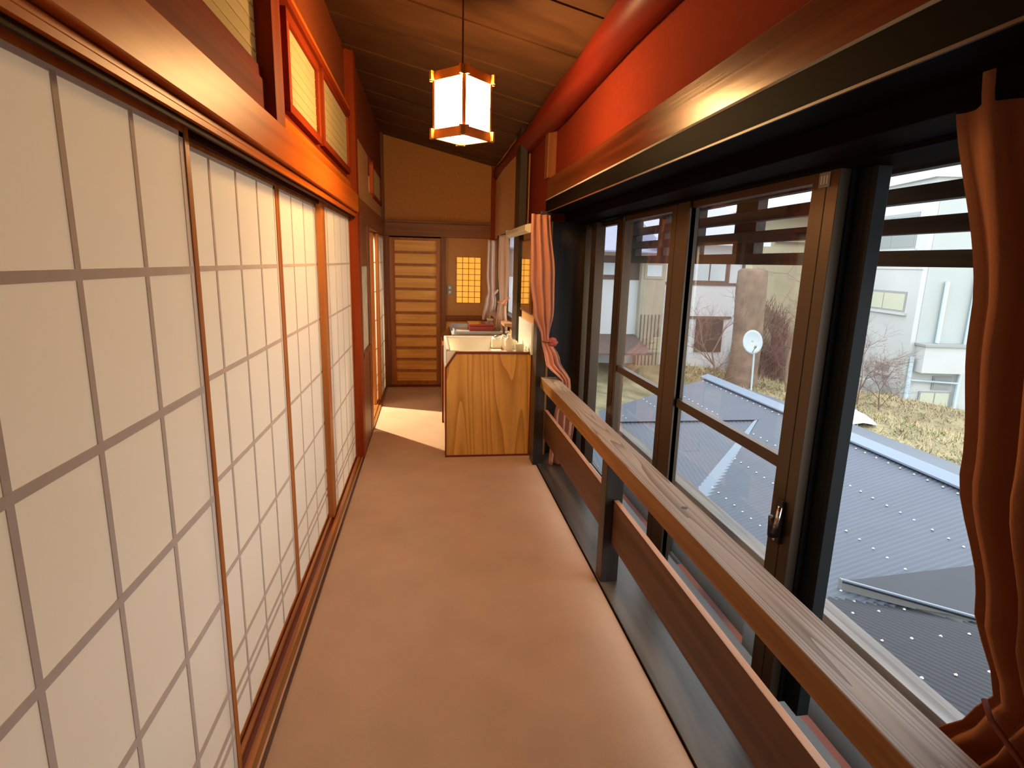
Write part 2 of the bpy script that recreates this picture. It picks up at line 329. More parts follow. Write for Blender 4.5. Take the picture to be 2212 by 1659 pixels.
for i in range(4):
    a = 0.128 + i*0.08675
    bx('wainscot_board', 'door', (a+0.001, a+0.0857, YB-0.012, YB+0.05, -1.0, -0.47), wb)
# grid window in the end wall
gw = struct(empty('window_5', P(0.3, YB, -0.33)), 'small glowing grid window in the end wall')
bx('paper', 'glow', (0.212, 0.402, YB-0.004, YB-0.001, -0.325, 0.03), gw)
for i in range(5): bx('bar', 'doorframe', (0.212+i*0.0475-0.0022, 0.212+i*0.0475+0.0022, YB-0.010, YB-0.003, -0.327, 0.032), gw)
for i in range(9): bx('bar', 'doorframe', (0.210, 0.404, YB-0.009, YB-0.003, -0.325+i*0.0444-0.002, -0.325+i*0.0444+0.002), gw)
# ribbed sliding door
dr = struct(empty('door_1', P(-0.105, YB-0.02, -1)), 'orange wooden sliding door with horizontal ribs at the corridor end')
bx('stile', 'doorframe', (-0.300, -0.262, YB-0.028, YB+0.01, -0.985, 0.165), dr, 0.002)
bx('stile', 'doorframe', (0.055, 0.088, YB-0.028, YB+0.01, -0.985, 0.165), dr, 0.002)
bx('rail', 'doorframe', (-0.262, 0.055, YB-0.028, YB+0.01, 0.145, 0.165), dr, 0.002)
bx('rail', 'doorframe', (-0.262, 0.055, YB-0.028, YB+0.01, -0.985, -0.955), dr, 0.002)
bx('light_stop', 'cabdark', (-0.46, 0.60, YB+0.12, YB+0.14, -1.0, 1.0), wb)  # added unseen backing that stops light leaking in around the end door
zs = [0.055 - 0.0924*i for i in range(12)]
for i, (a, b) in enumerate(zip([0.145]+zs, zs+[-0.955])):
    bx('board', 'door', (-0.262, 0.055, YB-0.012, YB+0.004, b, a), dr)
for z in zs: bx('rib', 'doorframe', (-0.262, 0.055, YB-0.024, YB-0.010, z-0.009, z+0.009), dr, 0.002)
bx('door_pull', 'cabdark', (-0.288, -0.274, YB-0.031, YB-0.026, -0.46, -0.40), dr, 0.001)
struct(bx('trim_1', 'edge', (-0.345, 0.128, YB-0.045, YB-0.002, -0.998, -0.986)), 'dark threshold strip under the end door')
# sloped ceiling of lapped boards running across the corridor
ce = struct(empty('ceiling', P(0, 2, 0.8)), 'sloping ceiling of wide lapped brown boards')
def cz(x): return 0.82 - 0.231*x
y = -1.2; step = 0.3325; y0 = 1.81 - 10*step
k = 0
while y0 < 4.9:
    m = MB(); j = random.uniform(-0.003, 0.003)
    a, b = y0, y0+step+0.02
    xa, xb = -0.47, 0.84
    lo, hi = 0.0, 0.006
    m.hexa([P(xa, a, cz(xa)+lo), P(xb, a, cz(xb)+lo), P(xb, b, cz(xb)+hi), P(xa, b, cz(xa)+hi),
            P(xa, a, cz(xa)+lo+0.012), P(xb, a, cz(xb)+lo+0.012), P(xb, b, cz(xb)+hi+0.012), P(xa, b, cz(xa)+hi+0.012)])
    m.build('ceiling_board', 'ceil', ce); y0 += step; k += 1
bx('roof_deck', 'charcoal', (-2.7, 1.25, -1.3, 5.0, 1.02, 1.06), ce)
# round log along the right edge of the ceiling
lg = MB(); pts = []; rad = []
for i in range(15):
    t = i/14; yy = -1.1 + t*5.65
    pts.append(P(0.548+0.004*math.sin(i*1.7), yy, 0.650+0.006*math.sin(i*1.1))); rad.append(K*(0.060+0.004*math.sin(i*2.3)))
lg.tube(pts, rad, 20)
struct(lg.build('trim_2', 'log', smooth=True), 'round red-brown log beam along the ceiling edge')
# ------------------------------------------------------------------ left side timber
t3 = struct(empty('trim_3', P(-0.33, 1.6, 0.2)), 'long glossy orange lintel beam above the paper screens')
MB().box(-0.45, -0.325, -1.2, 2.86, 0.2105, 0.289).build('lintel_beam', 'nageshi', t3, bev=0.004)
MB().box(-0.45, -0.335, 2.93, 4.58, 0.205, 0.289).build('lintel_beam', 'header', t3, bev=0.004)
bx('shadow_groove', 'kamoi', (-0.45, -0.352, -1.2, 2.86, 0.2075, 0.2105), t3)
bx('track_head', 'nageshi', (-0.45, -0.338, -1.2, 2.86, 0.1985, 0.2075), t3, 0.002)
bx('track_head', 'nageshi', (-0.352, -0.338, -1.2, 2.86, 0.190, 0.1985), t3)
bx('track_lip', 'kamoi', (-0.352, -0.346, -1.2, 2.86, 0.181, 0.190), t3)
bx('track_lip', 'kamoi', (-0.384, -0.378, -1.2, 2.86, 0.181, 0.1985), t3)
bx('upper_strip', 'red', (-0.45, -0.352, -1.2, 1.42, 0.289, 0.372), t3, 0.002)
bx('upper_strip', 'nageshi', (-0.45, -0.358, 1.50, 2.86, 0.289, 0.345), t3, 0.002)
# sill with two grooves
sl = struct(empty('trim_4', P(-0.36, 1.6, -1)), 'worn orange wooden sill with sliding grooves under the screens')
bx('edge_strip', 'board', (-0.3385, -0.331, -1.2, 2.86, -1.003, -0.9945), sl)
bx('edge_strip', 'boardedge', (-0.342, -0.3385, -1.2, 2.86, -1.003, -0.991), sl)
bx('front_plank', 'railbrown', (-0.352, -0.342, -1.2, 2.86, -1.003, -0.9925), sl)
bx('sill_plank', 'sill', (-0.366, -0.352, -1.2, 2.86, -1.003, -0.989), sl, 0.001)
bx('groove_bed', 'edge', (-0.382, -0.366, -1.2, 2.86, -1.003, -0.996), sl)
bx('sill_plank', 'sill', (-0.389, -0.380, -1.2, 2.86, -1.003, -0.989), sl, 0.001)
bx('groove_bed', 'edge', (-0.41, -0.389, -1.2, 2.86, -1.003, -0.996), sl)
bx('far_sill_plank', 'railbrown', (-0.40, -0.331, 3.40, 4.6, -1.003, -0.990), sl, 0.001)
bx('far_sill_lip', 'sill', (-0.362, -0.350, 3.40, 4.04, -0.990, -0.985), sl, 0.001)
# tall post
struct(bx('trim_5', 'redv', (-0.46, -0.331, 2.86, 2.935, -1.0, 0.92), bev=0.004), 'tall red-brown corner post after the fourth screen')
struct(bx('trim_6', 'redv', (-0.40, -0.331, 1.42, 1.50, 0.289, 0.92), bev=0.004), 'short red post standing on the lintel between transom windows')
struct(bx('trim_7', 'brownv', (-0.46, -0.333, 3.36, 3.41, -1.0, 0.205), bev=0.003), 'brown door post beside the open doorway')
struct(bx('trim_8', 'brownv', (-0.46, -0.331, 4.535, 4.60, -1.0, 0.92), bev=0.003), 'brown post in the far left corner')
struct(bx('trim_9', 'header', (-0.46, -0.335, 2.93, 4.55, 0.172, 0.206), bev=0.002), 'brown door head above the far left doorway')

# shoji screens -----------------------------------------------------
ROWS = [-0.025, -0.22, -0.415, -0.613, -0.80, -0.875, -0.902]
def shoji(ya, yb, xf, cols, label, zt, zb=-0.992, far_w=0.018, near_w=0.018, bar='lattice', rows=ROWS, group='paper sliding screens', bw=0.0048):
    t = empty('paper_screen', P(xf, (ya+yb)/2, zb)); tag(t, label, 'sliding screen', group)
    bx('paper', 'paper', (xf-0.0015, xf, ya+near_w, yb-far_w, zb+0.008, zt-0.016), t)
    # perimeter frame
    bx('stile', 'stile', (xf-0.018, xf+0.003, ya, ya+near_w, zb, zt), t, 0.0015)
    bx('stile', 'stile', (xf-0.018, xf+0.003, yb-far_w, yb, zb, zt), t, 0.0015)
    bx('top_rail', 'stile', (xf-0.018, xf+0.002, ya+near_w, yb-far_w, zt-0.016, zt), t)
    bx('bottom_rail', 'stile', (xf-0.018, xf+0.002, ya+near_w, yb-far_w, zb, zb+0.010), t)
    # raised strips whose pale tan imitates the stiles' shade through the paper
    bx('border_bar', 'lattice2', (xf, xf+0.001, yb-far_w-0.014, yb-far_w, zb+0.010, zt-0.016), t)
    bx('border_bar', 'lattice2', (xf, xf+0.001, ya+near_w, ya+near_w+0.012, zb+0.010, zt-0.016), t)
    bx('border_bar', 'lattice2', (xf, xf+0.001, ya+near_w, yb-far_w, zt-0.023, zt-0.016), t)
    for c in cols: bx('lattice_bar', bar, (xf+0.0001, xf+0.0012, c-bw*0.85, c+bw*0.85, zb+0.010, zt-0.020), t)
    for r in rows: bx('lattice_bar', bar, (xf+0.0001, xf+0.0014, ya+near_w, yb-far_w, r-bw*0.95, r+bw*0.95), t)
    return t
shoji(0.372, 1.017, -0.374, [0.537, 0.686, 0.840], 'nearest paper sliding screen, its wide lattice filling the left edge', 0.197, bw=0.0062)
shoji(0.995, 1.640, -0.396, [1.165, 1.313, 1.463], 'second paper screen, set back behind the nearest one', 0.192, bw=0.005)
shoji(1.640, 2.290, -0.396, [1.803, 1.967, 2.134], 'third paper screen, between a thin orange stile and a wide one', 0.192, bw=0.0042)
shoji(2.150, 2.875, -0.374, [2.270, 2.430, 2.590, 2.765], 'fourth paper screen, beside the tall red-brown post', 0.195, near_w=0.062, bw=0.004)
shoji(4.06, 4.535, -0.345, [4.22, 4.38], 'far paper screen next to the corridor end, behind the open doorway', 0.168, near_w=0.05, bw=0.004, zb=-0.988)
shoji(3.95, 4.40, -0.366, [4.1, 4.25], 'rear paper screen tucked behind the far orange-edged one', 0.168, near_w=0.02, bw=0.004, zb=-0.988)
# glazed side panel after the post
gp = empty('glazed_panel', P(-0.335, 3.12, -1)); tag(gp, 'narrow wooden panel with a frosted pane beside the tall red post', 'door panel')
bx('stile', 'brownv', (-0.36, -0.331, 2.935, 2.975, -0.995, 0.17), gp, 0.002)
bx('stile', 'brownv', (-0.36, -0.331, 3.27, 3.31, -0.995, 0.17), gp, 0.002)
bx('head_board', 'brownv', (-0.355, -0.334, 2.975, 3.27, -0.04, 0.17), gp)
bx('frosted_pane', 'frost', (-0.350, -0.338, 2.975, 3.27, -0.47, -0.04), gp)
bx('middle_rail', 'header', (-0.36, -0.326, 2.955, 3.29, -0.50, -0.47), gp, 0.002)
bx('lower_board', 'brownv', (-0.355, -0.334, 2.975, 3.27, -0.995, -0.50), gp)

# transom windows ---------------------------------------------------
def transom(n, ya, yb, z0, z1, x, label, bars=6, vb=()):
    t = struct(empty('window_%d' % n, P(x, (ya+yb)/2, z0)), label)
    bx('paper', 'tpaper', (x-0.002, x, ya, yb, z0, z1), t)
    for i in range(1, bars+1):
        z = z0 + (z1-z0)*i/(bars+1); bx('slat', 'tbar', (x, x+0.0015, ya, yb, z-0.0012, z+0.0012), t)
    for c in vb: bx('slat', 'tbar', (x, x+0.002, c-0.0012, c+0.0012, z0, z1), t)
    fx = x+0.010
    bx('window_frame', 'red', (x-0.015, fx, ya-0.028, yb+0.028, z0-0.024, z0), t, 0.0015)
    bx('window_frame', 'red', (x-0.015, fx, ya-0.028, yb+0.028, z1, z1+0.028), t, 0.0015)
    bx('window_frame', 'redv', (x-0.015, fx, ya-0.028, ya, z0, z1), t, 0.0015)
    bx('window_frame', 'redv', (x-0.015, fx, yb, yb+0.028, z0, z1), t, 0.0015)
    return t
transom(1, 0.60, 1.445, 0.398, 0.60, -0.367, 'large glowing transom window nearest the viewer', 6, (1.02,))
transom(2, 1.708, 2.100, 0.395, 0.592, -0.366, 'glowing transom window just past the short red post')
transom(3, 2.215, 2.830, 0.402, 0.615, -0.366, 'glowing transom window beside the tall red-brown post')
transom(4, 3.88, 4.45, 0.400, 0.570, -0.352, 'small transom window above the far doorway')
bx('filler_board', 'red', (-0.46, -0.374, 0.372, 2.86, 0.285, 0.380), wl)
bx('filler_board', 'red', (-0.46, -0.374, 0.372, 2.86, 0.618, 0.66), wl)
for a, b in ((0.372, 0.59), (1.46, 1.69), (2.11, 2.20), (2.84, 2.86)): bx('filler_board', 'redv', (-0.46, -0.374, a, b, 0.38, 0.618), wl)
bx('frame_cap', 'nageshi', (-0.46, -0.352, 1.50, 2.86, 0.650, 0.664), wl, 0.002)
bx('frame_cap', 'red', (-0.46, -0.350, 1.50, 2.86, 0.628, 0.648), wl, 0.002)

# ------------------------------------------------------------------ right side timber
t10 = struct(empty('trim_10', P(0.6, 1, 0.2)), 'long old beam above the windows with glossy worn face')
MB().box(0.553, 0.80, -1.2, 2.78, 0.287, 0.386).build('lintel_beam', 'rbeam', t10, bev=0.004)
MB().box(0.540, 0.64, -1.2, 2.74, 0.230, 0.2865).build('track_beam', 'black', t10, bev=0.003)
bx('track_lip', 'weather', (0.5385, 0.5425, -1.2, 2.74, 0.2835, 0.2885), t10)  # grey strip paints the thin highlight along the beam edge
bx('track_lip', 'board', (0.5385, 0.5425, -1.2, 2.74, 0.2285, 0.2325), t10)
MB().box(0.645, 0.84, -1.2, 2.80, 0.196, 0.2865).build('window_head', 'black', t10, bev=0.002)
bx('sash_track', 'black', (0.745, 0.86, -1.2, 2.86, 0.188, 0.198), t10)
# pillar beside the sinks, corner timber
struct(bx('trim_11', 'darkv', (0.512, 0.562, 2.70, 2.80, -1.0, 0.235), bev=0.003), 'dark square post between sink cabinet and handrail')
struct(bx('trim_12', 'darkv', (0.57, 0.80, 2.86, 2.93, -1.0, 0.235), bev=0.003), 'dark boards filling the window corner')
struct(bx('trim_13', 'brownv', (0.545, 0.59, 2.76, 2.83, 0.39, 0.70), bev=0.003), 'brown post above the window beam')
struct(bx('trim_14', 'darkv', (0.492, 0.53, 3.24, 3.42, -0.45, 0.72), bev=0.003), 'dark brown post beside the mirror')
# plank floor strip and window sill
struct(bx('trim_15', 'black', (0.531, 0.535, -1.2, 2.70, -1.003, -0.997)), 'dark gap at the carpet edge')
pk = struct(empty('trim_16', P(0.62, 1, -1)), 'dark worn wooden walkway plank along the windows')
bx('walk_plank', 'plank', (0.535, 0.655, -1.2, 2.86, -1.004, -0.992), pk, 0.002)
bx('walk_plank', 'board', (0.657, 0.72, -1.2, 2.86, -1.004, -0.994), pk, 0.002)
bx('window_sill', 'board', (0.722, 0.79, -1.2, 2.86, -1.004, -0.974), pk, 0.002)
bx('sill_track', 'aludark', (0.752, 0.784, -1.2, 2.86, -0.974, -0.968), pk, 0.001)
bx('outer_wall', 'hwhite', (0.79, 0.84, -1.2, 2.95, -2.8, -1.161), pk)

# handrail ----------------------------------------------------------
hr = empty('handrail', P(0.575, 0.8, -1)); tag(hr, 'low wooden handrail with weathered grey top in front of the windows', 'handrail')
m = MB(); m.box(0.537, 0.616, -1.0, 2.70, -0.597, -0.5446); hro = m.build('top_rail', ['rail', 'railbrown'], hr, bev=0.003)
for p in hro.data.polygons: p.material_index = 0 if abs(p.normal.z) > 0.7 else 1
m = MB(); m.tube([P(0.5815, 1.165, -0.5462), P(0.5815, 1.165, -0.5440)], 0.011, 8); m.build('knot', 'board', hr)
for ya, yb in ((-1.0, 1.596), (1.60, 2.70)):
    b = MB().box(0.563, 0.579, ya, yb, -0.858, -0.712).build('side_board', ['board', 'boardedge'], hr, bev=0.0015)
    for p in b.data.polygons: p.material_index = 1 if p.normal.z > 0.7 else 0
bx('post', 'darkv', (0.537, 0.593, 1.60, 1.655, -0.993, -0.597), hr, 0.003)
bx('post', 'darkv', (0.537, 0.593, -0.40, -0.345, -0.993, -0.597), hr, 0.003)

# windows -----------------------------------------------------------
def sash(n, ya, yb, x, midrail, label, near=0.070, far=0.035, hasglass=True, z0=-0.967, z1=0.19, dark=False):
    t = struct(empty('window_%d' % n, P(x, (ya+yb)/2, z0)), label)
    mt = 'aludark' if dark else 'alu'
    bx('stile', mt, (x-0.012, x+0.016, ya, ya+near, z0, z1), t, 0.0015)
    bx('stile_groove', 'aludark', (x-0.0125, x-0.011, ya+near*0.42, ya+near*0.45, z0, z1), t)
    bx('stile', mt, (x-0.012, x+0.003, yb-far, yb, z0, z1), t, 0.0015)
    bx('top_rail', mt, (x-0.010, x+0.014, ya+near, yb-far, z1-0.02, z1), t)
    bx('bottom_rail', mt, (x-0.010, x+0.004, ya+near, yb-far, z0, z0+0.008), t)
    if midrail: bx('middle_rail', mt, (x-0.008, x+0.012, ya+near, yb-far, -0.432, -0.405), t, 0.001)
    if hasglass:
        z = -0.4185 if midrail else None
        if midrail:
            bx('pane', 'glass', (x, x+0.0015, ya+near, yb-far, z0+0.008, -0.432), t)
            bx('pane', 'glass', (x, x+0.0015, ya+near, yb-far, -0.405, z1-0.02), t)
        else: bx('pane', 'glass', (x, x+0.0015, ya+near, yb-far, z0+0.008, z1-0.02), t)
    return t
sash(6, 1.035, 1.690, 0.775, True, 'bronze sliding sash with a middle rail and lock, nearest closed window', 0.078, 0.03)
sash(7, 1.730, 2.270, 0.775, True, 'second bronze sliding sash with a middle rail', 0.07, 0.022)
sash(8, 2.300, 2.860, 0.800, False, 'far bronze sliding sash without a middle rail', 0.12, 0.05)
sash(9, 0.985, 1.060, 0.812, False, 'dark edge of the opened outer sash', 0.0375, 0.0375, False, dark=True)
struct(bx('trim_21', 'aludark', (0.786, 0.802, 1.030, 1.062, -0.967, 0.19)), 'black weather strip between the two sashes')
sash(10, -0.70, 0.30, 0.812, False, 'bronze sash behind the rust curtain', 0.06, 0.06)
struct(bx('trim_17', 'alu', (0.757, 0.788, 1.660, 1.735, -0.967, 0.19), bev=0.002), 'bronze mullion between first and second window')
struct(bx('trim_18', 'alu', (0.755, 0.80, 2.790, 2.86, -0.967, 0.19), bev=0.002), 'bronze window jamb at the far corner')
struct(bx('trim_19', 'alu', (0.757, 0.80, 2.62, 2.70, -0.967, 0.19), bev=0.002), 'narrow bronze upright near the far corner')
# crescent lock on the first sash
lk = empty('window_lock', P(0.752, 1.085, -0.55)); tag(lk, 'black crescent window lock on the bronze sash stile', 'window lock')
bx('base_plate', 'blackpl', (0.754, 0.7625, 1.062, 1.088, -0.592, -0.492), lk, 0.002)
m = MB(); m.tube([P(0.748, 1.072, -0.575), P(0.745, 1.072, -0.530)], 0.018, 12); m.build('cam_disc', 'blackpl', lk, smooth=True)
m = MB(); m.tube([P(0.742, 1.060, -0.560), P(0.738, 1.050, -0.530), P(0.738, 1.045, -0.495)], [0.013, 0.009, 0.008], 10); m.build('lever', 'chrome', lk, smooth=True)
m = MB(); m.tube([P(0.7555, 1.076, -0.583), P(0.752, 1.076, -0.583)], 0.008, 10); m.build('screw', 'chrome', lk)
st = empty('sticker', P(0.762, 1.08, 0.165)); tag(st, 'small square sticker at the top of the bronze window stile', 'sticker')
bx('paper_square', 'wframe', (0.7618, 0.7628, 1.060, 1.092, 0.158, 0.186), st)
for i in range(3): bx('mark', 'cream', (0.7612, 0.7620, 1.066+i*0.008, 1.070+i*0.008, 0.164, 0.180), st)

# ------------------------------------------------------------------ outside: ledge, rail, louvres
ld = empty('window_ledge', P(0.92, 1.0, -1.3)); tag(ld, 'pink sheet-covered ledge between the windows and the outdoor rail', 'ledge')
bx('pink_sheet', 'pink', (0.792, 0.985, -1.2, 1.35, -1.16, -1.150), ld)
bx('pink_sheet', 'pink', (0.792, 0.985, 1.47, 1.95, -1.16, -1.150), ld)
bx('pink_sheet', 'pink', (0.792, 0.985, 2.15, 2.95, -1.16, -1.150), ld)
bx('support', 'charcoal', (0.84, 1.03, -1.2, 2.95, -1.30, -1.161), ld)
orl = empty('balcony_rail', P(1.02, 1.0, -1.15)); tag(orl, 'outdoor balcony rail with pale weathered top outside the windows', 'railing')
MB().box(0.985, 1.040, -1.2, 2.95, -0.875, -0.850).build('top_rail', 'weather', orl, bev=0.003)
bx('face_board', 'charcoal', (0.985, 1.000, -1.2, 2.95, -1.150, -0.968), orl)
bx('face_board', 'board', (0.985, 1.035, -1.2, 2.95, -0.925, -0.875), orl)
bx('edge_cap', 'weather', (0.955, 0.984, -1.2, 1.0, -1.045, -1.035), orl)
for yy in (-0.3, 0.55, 1.40, 2.05, 2.7): bx('post', 'charcoal', (0.96, 0.985, yy, yy+0.06, -1.15, -0.875), orl)
lv = empty('louver_screen', P(1.01, 1.0, 0.0)); tag(lv, 'dark wooden slatted screen outside the upper part of the windows', 'louver screen')
for z in (0.0285, 0.095, 0.158, 0.222, 0.290): bx('slat', 'louver', (0.985, 1.012, -1.2, 2.95, z-0.0165, z+0.0165), lv, 0.001)
for ya, yb in ((1.73, 1.86), (2.13, 2.25), (2.45, 2.52), (2.80, 2.92), (0.10, 0.2)): bx('upright', 'louver', (1.012, 1.045, ya, yb, 0.012, 0.36), lv, 0.001)
ev = empty('eave', P(1.1, 1.0, 0.35)); tag(ev, 'dark eave boards above the slatted screen', 'eave')
for i in range(6): bx('eave_board', 'louver', (0.845+i*0.075, 0.845+i*0.075+0.073, -1.3, 3.0, 0.335, 0.355), ev)
bx('roof_sheet', 'roofdark', (0.845, 1.30, -1.3, 5.0, 0.357, 0.375), ev)

# ------------------------------------------------------------------ curtains
def curtain(name_label, rows, nf, amp, mat, axis, group=None, ns=7, sub=None, phase=0.0, ty='curtain'):
    # rows: (z, (xl, yl), (xr, yr), ampfactor); fold offset along axis vector
    z0 = min(r[0] for r in rows); base = P(rows[0][1][0], rows[0][1][1], z0)
    t = empty('curtain', base); tag(t, name_label, 'curtain', group)
    m = MB(); NU = nf*ns; rr = []
    # interpolate rows
    rows = sorted(rows, key=lambda r: -r[0]); NZ = 46
    for i in range(NZ+1):
        z = rows[0][0] + (rows[-1][0]-rows[0][0])*i/NZ
        for a, b in zip(rows, rows[1:]):
            if b[0] <= z <= a[0] + 1e-9:
                f = (a[0]-z)/(a[0]-b[0]); f = f*f*(3-2*f) if len(rows) > 2 else f
                L = [a[1][k]+(b[1][k]-a[1][k])*f for k in (0, 1)]; R = [a[2][k]+(b[2][k]-a[2][k])*f for k in (0, 1)]
                am = a[3]+(b[3]-a[3])*f; break
        rr.append((z, L, R, am))
    for i, (z, L, R, am) in enumerate(rr):
        for j in range(NU+1):
            u = j/NU; ph = u*nf*2*math.pi + phase
            ou = amp*am*(math.sin(ph) + 0.22*math.sin(1.7*ph+1.3+z*3))
            du = 0.012*am*math.sin(ph*1.0+1.2+z*4)/nf*3
            m.v.append(P(L[0]+(R[0]-L[0])*(u+du)+axis[0]*ou, L[1]+(R[1]-L[1])*(u+du)+axis[1]*ou, z))
    for i in range(NZ):
        for j in range(NU):
            a = i*(NU+1)+j; m.f.append((a, a+1, a+NU+2, a+NU+1)); m.m.append(0)
    o = m.build('fabric', mat, t, smooth=True)
    s = o.modifiers.new('thick', 'SOLIDIFY'); s.thickness = 0.003
    return t
# rust curtain on the right edge
c1 = curtain('rust-orange curtain gathered by a dark tie at the right edge', [
    (0.262, (0.655, 0.700), (0.655, 0.20), 0.55), (-0.06, (0.66, 0.625), (0.66, 0.22), 0.8), (-0.24, (0.66, 0.598), (0.66, 0.24), 0.9),
    (-0.39, (0.66, 0.545), (0.66, 0.26), 0.9), (-0.490, (0.66, 0.500), (0.66, 0.30), 0.5), (-0.53, (0.655, 0.520), (0.655, 0.29), 0.7), (-0.60, (0.65, 0.560), (0.65, 0.26), 1.0), (-0.97, (0.65, 0.58), (0.65, 0.22), 1.1)], 7, 0.018, 'curtbig', (1, 0))
m = MB(); m.tube([P(0.645, 0.497, -0.490), P(0.632, 0.475, -0.497), P(0.628, 0.42, -0.520), P(0.632, 0.36, -0.550), P(0.68, 0.29, -0.575)], 0.005, 8); m.build('tieback', 'tie', c1, smooth=True)
# salmon curtain in the far window corner
c2 = curtain('salmon curtain beside the sink, pinned by a pink rosette', [
    (0.207, (0.437, 2.53), (0.530, 2.58), 0.8), (-0.06, (0.440, 2.53), (0.560, 2.58), 1.0), (-0.22, (0.462, 2.54), (0.563, 2.58), 1.0), (-0.335, (0.510, 2.57), (0.550, 2.60), 0.45),
    (-0.45, (0.538, 2.60), (0.620, 2.66), 0.8), (-0.56, (0.628, 2.62), (0.675, 2.64), 0.7), (-0.75, (0.600, 2.64), (0.71, 2.66), 0.9), (-0.985, (0.590, 2.67), (0.70, 2.69), 1.0)], 3, 0.016, 'curt', (0, -1))
m = MB(); m.tube([P(0.508, 2.54, -0.348), P(0.525, 2.525, -0.352), P(0.548, 2.53, -0.348)], 0.004, 8); m.build('tieback', 'tie', c2)
m = MB(); ctr = P(0.556, 2.545, -0.372)
m.lathe(ctr, [(0.006, 0.0), (0.026, 0.006), (0.034, 0.022), (0.024, 0.032), (0.030, 0.044), (0.020, 0.058), (0.006, 0.062)], 11)
for i in range(7):
    a = i*0.9; m.tube([ctr+Vector((math.cos(a)*0.010, math.sin(a)*0.010-0.012, 0.03)), ctr+Vector((math.cos(a)*0.034, -0.02+math.sin(a)*0.012, 0.032+0.014*math.sin(a*2)))], [0.012, 0.007], 7)
m.build('rosette', 'rosette', c2, smooth=True)
# two short curtains at the far window
c3 = curtain('short pale curtain in the far corner, tied and flaring near the end wall', [
    (0.155, (0.425, 4.30), (0.482, 4.32), 0.7), (-0.10, (0.420, 4.30), (0.482, 4.32), 1.0), (-0.225, (0.430, 4.29), (0.483, 4.31), 0.6),
    (-0.28, (0.412, 4.28), (0.496, 4.30), 1.0), (-0.40, (0.392, 4.27), (0.487, 4.30), 1.0), (-0.425, (0.392, 4.27), (0.470, 4.30), 0.8)], 2, 0.017, 'curtpale', (0, -1))
m = MB(); m.tube([P(0.47, 4.25, -0.235), P(0.49, 4.25, -0.215), P(0.503, 4.25, -0.20)], [0.012, 0.014, 0.006], 8); m.build('tieback', 'curtpale', c3)
c4 = curtain('short ochre curtain beside the dark post near the mirror', [
    (0.165, (0.440, 3.72), (0.488, 3.62), 0.7), (-0.05, (0.437, 3.72), (0.490, 3.60), 1.0), (-0.235, (0.450, 3.72), (0.485, 3.60), 0.5),
    (-0.29, (0.435, 3.72), (0.480, 3.60), 0.9), (-0.44, (0.425, 3.72), (0.490, 3.60), 1.0), (-0.50, (0.420, 3.72), (0.490, 3.60), 1.0)], 2, 0.017, 'curtpale', (0, -1), phase=1)
m = MB(); m.tube([P(0.435, 3.66, -0.25), P(0.46, 3.60, -0.255), P(0.488, 3.56, -0.215)], 0.012, 8); m.build('tieback', 'curt', c4)
rd = MB(); rd.tube([P(0.492, 3.45, 0.160), P(0.492, 4.42, 0.160)], 0.008, 8)
tag(rd.build('curtain_rod', 'cord'), 'thin curtain rod above the far window', 'curtain rod')
fw = struct(empty('window_11', P(0.52, 4.0, -0.36)), 'far window behind the short curtains')
bx('window_frame', 'alu', (0.51, 0.54, 3.50, 3.53, -0.365, 0.19), fw); bx('window_frame', 'alu', (0.51, 0.54, 4.39, 4.42, -0.365, 0.19), fw)
bx('window_frame', 'alu', (0.51, 0.54, 3.94, 3.98, -0.365, 0.19), fw); bx('window_frame', 'alu', (0.51, 0.54, 3.53, 4.39, 0.16, 0.19), fw); bx('window_frame', 'alu', (0.51, 0.54, 3.53, 4.39, -0.365, -0.34), fw)
bx('pane', 'glass', (0.523, 0.5245, 3.53, 3.94, -0.34, 0.16), fw); bx('pane', 'glass', (0.523, 0.5245, 3.98, 4.39, -0.34, 0.16), fw)
struct(bx('trim_20', 'boardedge', (0.45, 0.51, 3.45, 4.45, -0.385, -0.365), bev=0.002), 'pinkish wooden sill of the far window')
pst = empty('rail_post', P(0.45, 4.2, -0.7)); tag(pst, 'short square wooden post with a pale cap under the far window', 'post')
bx('shaft', 'door', (0.42, 0.458, 4.16, 4.20, -0.998, -0.42), pst, 0.002); bx('cap', 'cream', (0.417, 0.461, 4.155, 4.205, -0.42, -0.405), pst, 0.003)

# ------------------------------------------------------------------ pendant lantern
LC = (0.103, 1.9)
lt = empty('pendant_lantern', P(LC[0], LC[1], 0.366)); tag(lt, 'glowing square paper lantern with wooden frame hanging from the ceiling', 'lamp')
q = math.sqrt(0.5)
def lp(a, b, z): return P(LC[0]+(a-b)*q, LC[1]+(a+b)*q, z)
def lbox(m, a0, a1, b0, b1, z0, z1): return m.hexa([lp(a0,b0,z0), lp(a1,b0,z0), lp(a1,b1,z0), lp(a0,b1,z0), lp(a0,b0,z1), lp(a1,b0,z1), lp(a1,b1,z1), lp(a0,b1,z1)])
s = 0.060
for (a0, a1, b0, b1) in ((-s, s, -s-0.001, -s+0.001), (-s, s, s-0.001, s+0.001), (-s-0.001, -s+0.001, -s, s), (s-0.001, s+0.001, -s, s)):
    lbox(MB(), a0*0.94, a1*0.94, b0*0.94, b1*0.94, 0.392, 0.532).build('paper_panel', 'lamppaper', lt)
lbox(MB(), -0.052, 0.052, -0.052, 0.052, 0.374, 0.377).build('bottom_panel', 'lamppaper', lt)
for a in (-s, s):
    for b in (-s, s): lbox(MB(), a-0.004, a+0.004, b-0.004, b+0.004, 0.37, 0.555).build('corner_post', 'lampframe', lt)
